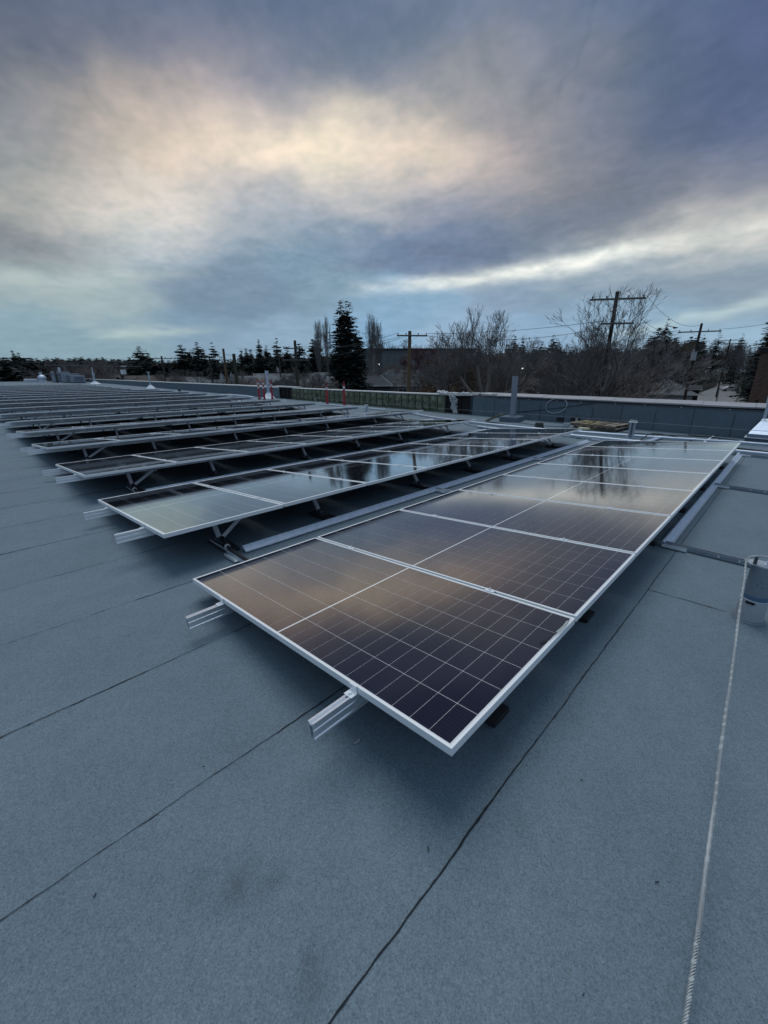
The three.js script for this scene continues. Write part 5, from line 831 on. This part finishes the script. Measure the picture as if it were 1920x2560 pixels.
line('steep upper power line from the leaning looking pole down to the far right pole', eP1[1], eP11[1].clone().add(V(-2, 0.6, 0)), 0.9); line('steep middle power line from the leaning pole to the far right pole', eP1[1].clone().add(V(-1.6, -0.1, 0)), eP11[0], 0.9); line('lower power line from the leaning pole to the far right pole', eP1[3], eP11[0].clone().add(V(0.5, -0.2, 0)), 0.7); line('power line from the far right pole out of the frame', eP11[1], far(2, 6, 60), 0.5);
line('slack service cable from the far right pole across the lane', far(-9.05, -0.2, 64), far(-6.3, 0.4, 96), 1.6, 0.03); line('second slack cable from the far right pole to the lane', far(-9.05, 0.25, 64), far(-6.3, 0.65, 96), 1.6, 0.02); line('service cable from the far right pole down to the garage', far(-9.1, 1.2, 64), far(-14.5, -0.2, 58), 0.5, 0.022); line('second service cable from the far right pole towards the bare trees', far(-9.1, 0.6, 64), far(-16, -1.0, 54), 0.6, 0.02);
line('guy wire from the tan square topped pole down to the right', far(-41.1, 2.4, 42), far(-37.8, -2.6, 48), 0.02, 0.016);
// ---- houses
const shingle = (r, g, b) => M(r, g, b, { map: patchy, roughness: 0.95 });
const winGlass = P(0.02, 0.025, 0.03, { roughness: 0.12, ior: 1.6 }), trim = M(0.6, 0.6, 0.6);
function house(label, az, D, w, d, eave, ridge, type, mats, o = {}) {
  eave += 0.4; ridge += 0.3; const p = far(az, 0, D + 4), t = thing(o.name || 'house', label, o.cat || 'house', p.x, GY, p.z, face(az) + (o.turn || 0));
  const wall = part('wall', box(w, eave, d, 0, eave / 2, 0), mats[0], t), ov = 0.45, W = w / 2 + ov, Dd = d / 2 + ov, e = eave - 0.08, th = 0.14;
  const v = [], f = (...q) => { for (let i = 1; i + 1 < q.length; i++) v.push(...q[0], ...q[i], ...q[i + 1]); };
  for (const k of [0, -th]) {
    const a = [-W, e + k, Dd], b = [W, e + k, Dd], c = [W, e + k, -Dd], g = [-W, e + k, -Dd];
    if (type === 'hip') { const R = Math.max(0, W - Dd), x = [-R, ridge + k, 0], y = [R, ridge + k, 0]; f(a, b, y, x); f(c, g, x, y); f(b, c, y); f(g, a, x); }
    else if (type === 'gable') { const x = [-W, ridge + k, 0], y = [W, ridge + k, 0]; f(a, b, y, x); f(c, g, x, y); }
    else if (type === 'front') { const x = [0, ridge + k, Dd], y = [0, ridge + k, -Dd]; f(a, x, y, g); f(b, c, y, x); }
    else { f(a, b, [W, ridge + k, -Dd], [-W, ridge + k, -Dd]); }
  }
  const roofM = part('roof', metreUV(tris(v)), mats[1], t);
  parts('fascia', type === 'front' ? [bar(V(-W, e - 0.02, Dd), V(0, ridge - 0.02, Dd), 0.06, 0.2), bar(V(W, e - 0.02, Dd), V(0, ridge - 0.02, Dd), 0.06, 0.2)] : [box(2 * W, 0.18, 0.05, 0, e - 0.06, Dd + 0.02), box(2 * W, 0.18, 0.05, 0, e - 0.06, -Dd - 0.02), ...(type === 'gable' ? [-1, 1].flatMap((s) => [bar(V(s * W, e - 0.04, Dd), V(s * W, ridge - 0.04, 0), 0.05, 0.18), bar(V(s * W, e - 0.04, -Dd), V(s * W, ridge - 0.04, 0), 0.05, 0.18)]) : [])], mats[2] || trim, t);
  if (type === 'gable') parts('gable_wall', [-1, 1].map((s) => tris([s * w / 2, eave - 0.1, d / 2, s * w / 2, eave - 0.1, -d / 2, s * w / 2, ridge - 0.25, 0])), mats[0], t);
  if (type === 'front') part('gable_wall', tris([-w / 2, eave - 0.1, d / 2 + 0.002, w / 2, eave - 0.1, d / 2 + 0.002, 0, ridge - 0.25, d / 2 + 0.002]), mats[0], t);
  for (const [x, y, ww, hh, lit] of o.windows || []) {
    const fr = part('window', [box(ww + 0.16, 0.08, 0.08, x, y + hh / 2 + 0.04, d / 2 + 0.03), box(ww + 0.16, 0.08, 0.08, x, y - hh / 2 - 0.04, d / 2 + 0.03), box(0.08, hh, 0.08, x - ww / 2 - 0.04, y, d / 2 + 0.03), box(0.08, hh, 0.08, x + ww / 2 + 0.04, y, d / 2 + 0.03), box(0.06, hh, 0.06, x, y, d / 2 + 0.03)], trim, t);
    part('pane', box(ww, hh, 0.02, x, y, d / 2 + 0.02), lit ? new THREE.MeshStandardMaterial({ color: 0x221408, emissive: new THREE.Color().setRGB(1.0, 0.42, 0.1), emissiveIntensity: 0.55 }) : winGlass, fr);
  }
  for (const x of o.doors || []) part('door', box(0.95, 2.05, 0.08, x, 1.03, d / 2 + 0.03), M(0.05, 0.04, 0.04), t);
  for (const [x, z, h2] of o.chimneys || []) part('chimney', box(0.6, h2, 0.6, x, ridge - 0.2 + h2 / 2 - 0.3, z), M(0.1, 0.075, 0.065), roofM);
  for (const [x, fz] of o.vents || []) { const y = lerp(ridge, e, fz), z = fz * Dd; part('roof_vent', [cyl(0.12, 0.12, 0.4, x, y + 0.15, z, 8), box(0.34, 0.1, 0.34, x, y + 0.36, z)], o.ventMat || steelDark, roofM); }
  return t;
}
const slate = shingle(0.075, 0.09, 0.105), greyRoof = shingle(0.20, 0.225, 0.25), blueGrey = M(0.16, 0.185, 0.21), pale = M(0.32, 0.34, 0.36), brownW = M(0.08, 0.06, 0.05);
house('dark slate roofed house with white framed windows behind the tan power pole', -41.3, 84, 17, 9, 2.75, 5.75, 'hip', [blueGrey, slate], { windows: [[-6.3, 1.75, 1.1, 1.6], [-4.6, 1.75, 1.1, 1.6], [-1.2, 1.8, 1.5, 1.3], [3.4, 1.7, 1.3, 1.2, true], [6.4, 1.7, 1.4, 1.2]], doors: [1.4], vents: [[-4.4, 0.35]], ventMat: M(0.6, 0.6, 0.6), turn: 0.05 });
house('dark gabled house half hidden by the foot of the big spruce', -47.3, 78, 7, 8, 2.9, 4.6, 'gable', [M(0.05, 0.065, 0.075), slate], { turn: 0.5 });
house('pale grey roofed house left of the big spruce', -52.6, 80, 12, 9, 2.7, 5.2, 'hip', [brownW, greyRoof], { windows: [[-3, 1.6, 1.2, 1.2], [1.5, 1.6, 1.2, 1.2]], vents: [[0.4, 0.4], [2.4, 0.35]] });
house('grey gable fronted garage behind the near wooden pole', -57.6, 70, 8, 9, 2.7, 4.6, 'front', [pale, greyRoof], { windows: [[0, 1.4, 1.2, 1]] });
house('grey roofed house behind the gable fronted garage', -56.8, 84, 13, 8, 2.8, 5.0, 'gable', [pale, greyRoof], {});
house('corrugated lean to shed left of the red and white delineators', -60.8, 78, 8, 6, 3.0, 4.6, 'lean', [pale, greyRoof], { name: 'shed', cat: 'shed', doors: [2.5] });
house('long low shed with a flat pale roof behind the left parapet', -67.8, 92, 11, 7, 3.2, 4.3, 'lean', [M(0.17, 0.19, 0.2), greyRoof], { name: 'shed', cat: 'shed' });
house('small dark cottage behind the left parapet near the twisted mast', -74.0, 96, 8, 7, 2.9, 4.6, 'gable', [M(0.1, 0.09, 0.08), shingle(0.12, 0.11, 0.1)], { turn: 0.5 });
house('small brown roofed cottage left of the white camera box', -77.4, 104, 9, 7, 3, 4.8, 'gable', [M(0.1, 0.09, 0.08), shingle(0.11, 0.1, 0.09)], { turn: -0.4 });
house('cottage with a grey brown roof and pale wall behind the vent stack', -23.6, 62, 9, 7, 2.6, 4.4, 'gable', [M(0.23, 0.23, 0.22), shingle(0.07, 0.068, 0.068)], { windows: [[1.2, 1.5, 1.1, 0.9], [-2.6, 1.5, 1.0, 0.9]] });
house('small garage with a pale slate hip roof left of the lane', -11.1, 66, 5.0, 7, 2.6, 4.5, 'hip', [M(0.4, 0.4, 0.4), shingle(0.17, 0.185, 0.20)], { turn: 0.2 });
house('low dark carport beside the lane', -8.75, 94, 2.6, 8, 2.4, 2.9, 'lean', [M(0.012, 0.012, 0.013), shingle(0.04, 0.04, 0.045)], { name: 'carport', cat: 'carport' });
house('greyish green flat gabled building at the far left beyond the roof', -86.5, 112, 15, 12, 4.2, 6.6, 'hip', [M(0.16, 0.19, 0.18), shingle(0.15, 0.175, 0.175)], { turn: 0.15, windows: [[3.5, 3.5, 1.4, 1.1]] });
{ // long commercial building at the back
  const p = far(-40.6, 0, 165), t = thing('long_building', 'long flat roofed grey building with panelled walls far behind the houses', 'building', p.x, GY, p.z, face(-40.6) + 0.04), w = 42, h = 12.9;
  part('wall', box(w, h, 20, 0, h / 2, 0), M(0.12, 0.135, 0.145), t);
  for (let i = 0; i < 18; i++) part('wall_panel', box(w / 18 - 0.25, h - 2.2, 0.1, -w / 2 + (i + 0.5) * w / 18, h / 2 - 0.4, 10.06), i % 5 === 2 ? M(0.19, 0.21, 0.215) : M(0.15, 0.17, 0.175), t);
  part('roof_edge', [box(w + 0.6, 0.5, 20.6, 0, h + 0.25, 0)], M(0.04, 0.05, 0.058), t);
}
{ // brick building at the right edge
  const c = far(-3.73, 0, 70), t = thing('brick_building', 'brown brick two storey building cut off by the right edge', 'building', c.x, GY, c.z, -0.1), h = 8.0;
  part('wall', metreUV(box(14, h, 24, 7, h / 2, -12)), M(0.62, 0.6, 0.62, { map: brickTex, roughness: 0.95 }), t);
  part('parapet_band', [box(14.4, 0.45, 24.4, 7, h + 0.1, -12)], M(0.03, 0.03, 0.034), t);
  part('coping', box(14.5, 0.08, 24.5, 7, h + 0.37, -12), M(0.2, 0.2, 0.2), t);
  part('wall_light', box(0.2, 0.25, 0.15, 0.9, 2.2, 0.08), blackMat, t);
}
{ // fence along the lane and a parked car
  const t = thing('board_fence', 'grey brown board fence along the left side of the lane', 'fence'); const a = far(-8.3, 0, 150), b = far(-6.6, 0, 215), r = rng(700);
  for (let i = 0; i < 60; i++) { const q = a.clone().lerp(b, i / 60), e = a.clone().lerp(b, (i + 0.92) / 60); part('board', bar(V(q.x, GY + 0.95, q.z), V(e.x, GY + 0.95, e.z), 0.03, 1.7 + 0.06 * r()), i % 3 ? M(0.13, 0.115, 0.1) : M(0.16, 0.14, 0.12), t); }
  for (let i = 0; i <= 6; i++) { const q = a.clone().lerp(b, i / 6); part('post', box(0.12, 1.95, 0.12, q.x, GY + 0.97, q.z), M(0.11, 0.1, 0.09), t); }
  const p = far(-5.45, 0, 165), car = thing('parked_car', 'small silver car parked at the end of the lane', 'car', p.x, GY, p.z, 0.5);
  const sil = new THREE.Shape([[-2.1, 0.3], [-2.15, 0.75], [-1.3, 0.95], [-0.7, 1.42], [0.75, 1.45], [1.5, 1.0], [2.1, 0.9], [2.15, 0.35]].map(([x, y]) => new THREE.Vector2(x, y)));
  const g = new THREE.ExtrudeGeometry(sil, { depth: 1.5, bevelEnabled: true, bevelSize: 0.12, bevelThickness: 0.12, bevelSegments: 2 }); g.translate(0, 0, -0.75);
  part('body', g, P(0.5, 0.53, 0.56, { metalness: 0.4, roughness: 0.3, clearcoat: 1 }), car);
  part('window', [box(1.1, 0.36, 1.76, 0.05, 1.2, 0)], winGlass, car);
  for (const [x, z] of [[-1.35, 0.8], [1.3, 0.8], [-1.35, -0.8], [1.3, -0.8]]) { const wg = cyl(0.33, 0.33, 0.2, 0, 0, 0, 16); wg.rotateX(Math.PI / 2); wg.translate(x, 0.33, z); part('wheel', wg, rubber, car); }
}
// ---- lamps burning in the dusk
function lamp(name, label, az, el, D, rgb, size, power) {
  const p = far(az, el, D), t = thing(name, label, 'lamp', p.x, p.y, p.z);
  const c = new THREE.Color().setRGB(...rgb);
  const b = new THREE.SphereGeometry(size, 10, 8); part('bulb', b, new THREE.MeshStandardMaterial({ color: 0x222222, emissive: c, emissiveIntensity: 3 }), t);
  part('lamp_arm', [stick(V(0, size * 1.2, 0), V(0, size + 0.35, -0.1), 0.03, 0.03, 6), cyl(size * 0.4, size * 1.3, size * 0.7, 0, size * 1.2, -0.02, 10)], steelDark, t);
  const l = new THREE.PointLight(c, power, 30); l.position.set(0, 0, size * 1.5); l.castShadow = true; t.add(l);
  return t;
}
lamp('porch_lamp', 'small white porch lamp shining through the bare trees right of centre', -26.76, 0.38, 64, [1, 0.95, 0.85], 0.11, 6);
lamp('porch_lamp', 'warm porch lamp glowing right of the burgundy tree', -34.84, -0.48, 60, [1, 0.72, 0.4], 0.12, 6);
lamp('yard_lamp', 'white yard lamp by the poplars left of the dark roofed house', -45.2, 0.9, 92, [1, 0.97, 0.9], 0.18, 8);
lamp('porch_lamp', 'small white lamp in the thicket below the leaning looking pole', -16.95, 0.45, 60, [1, 0.93, 0.85], 0.1, 4);

renderer.render(scene, camera);
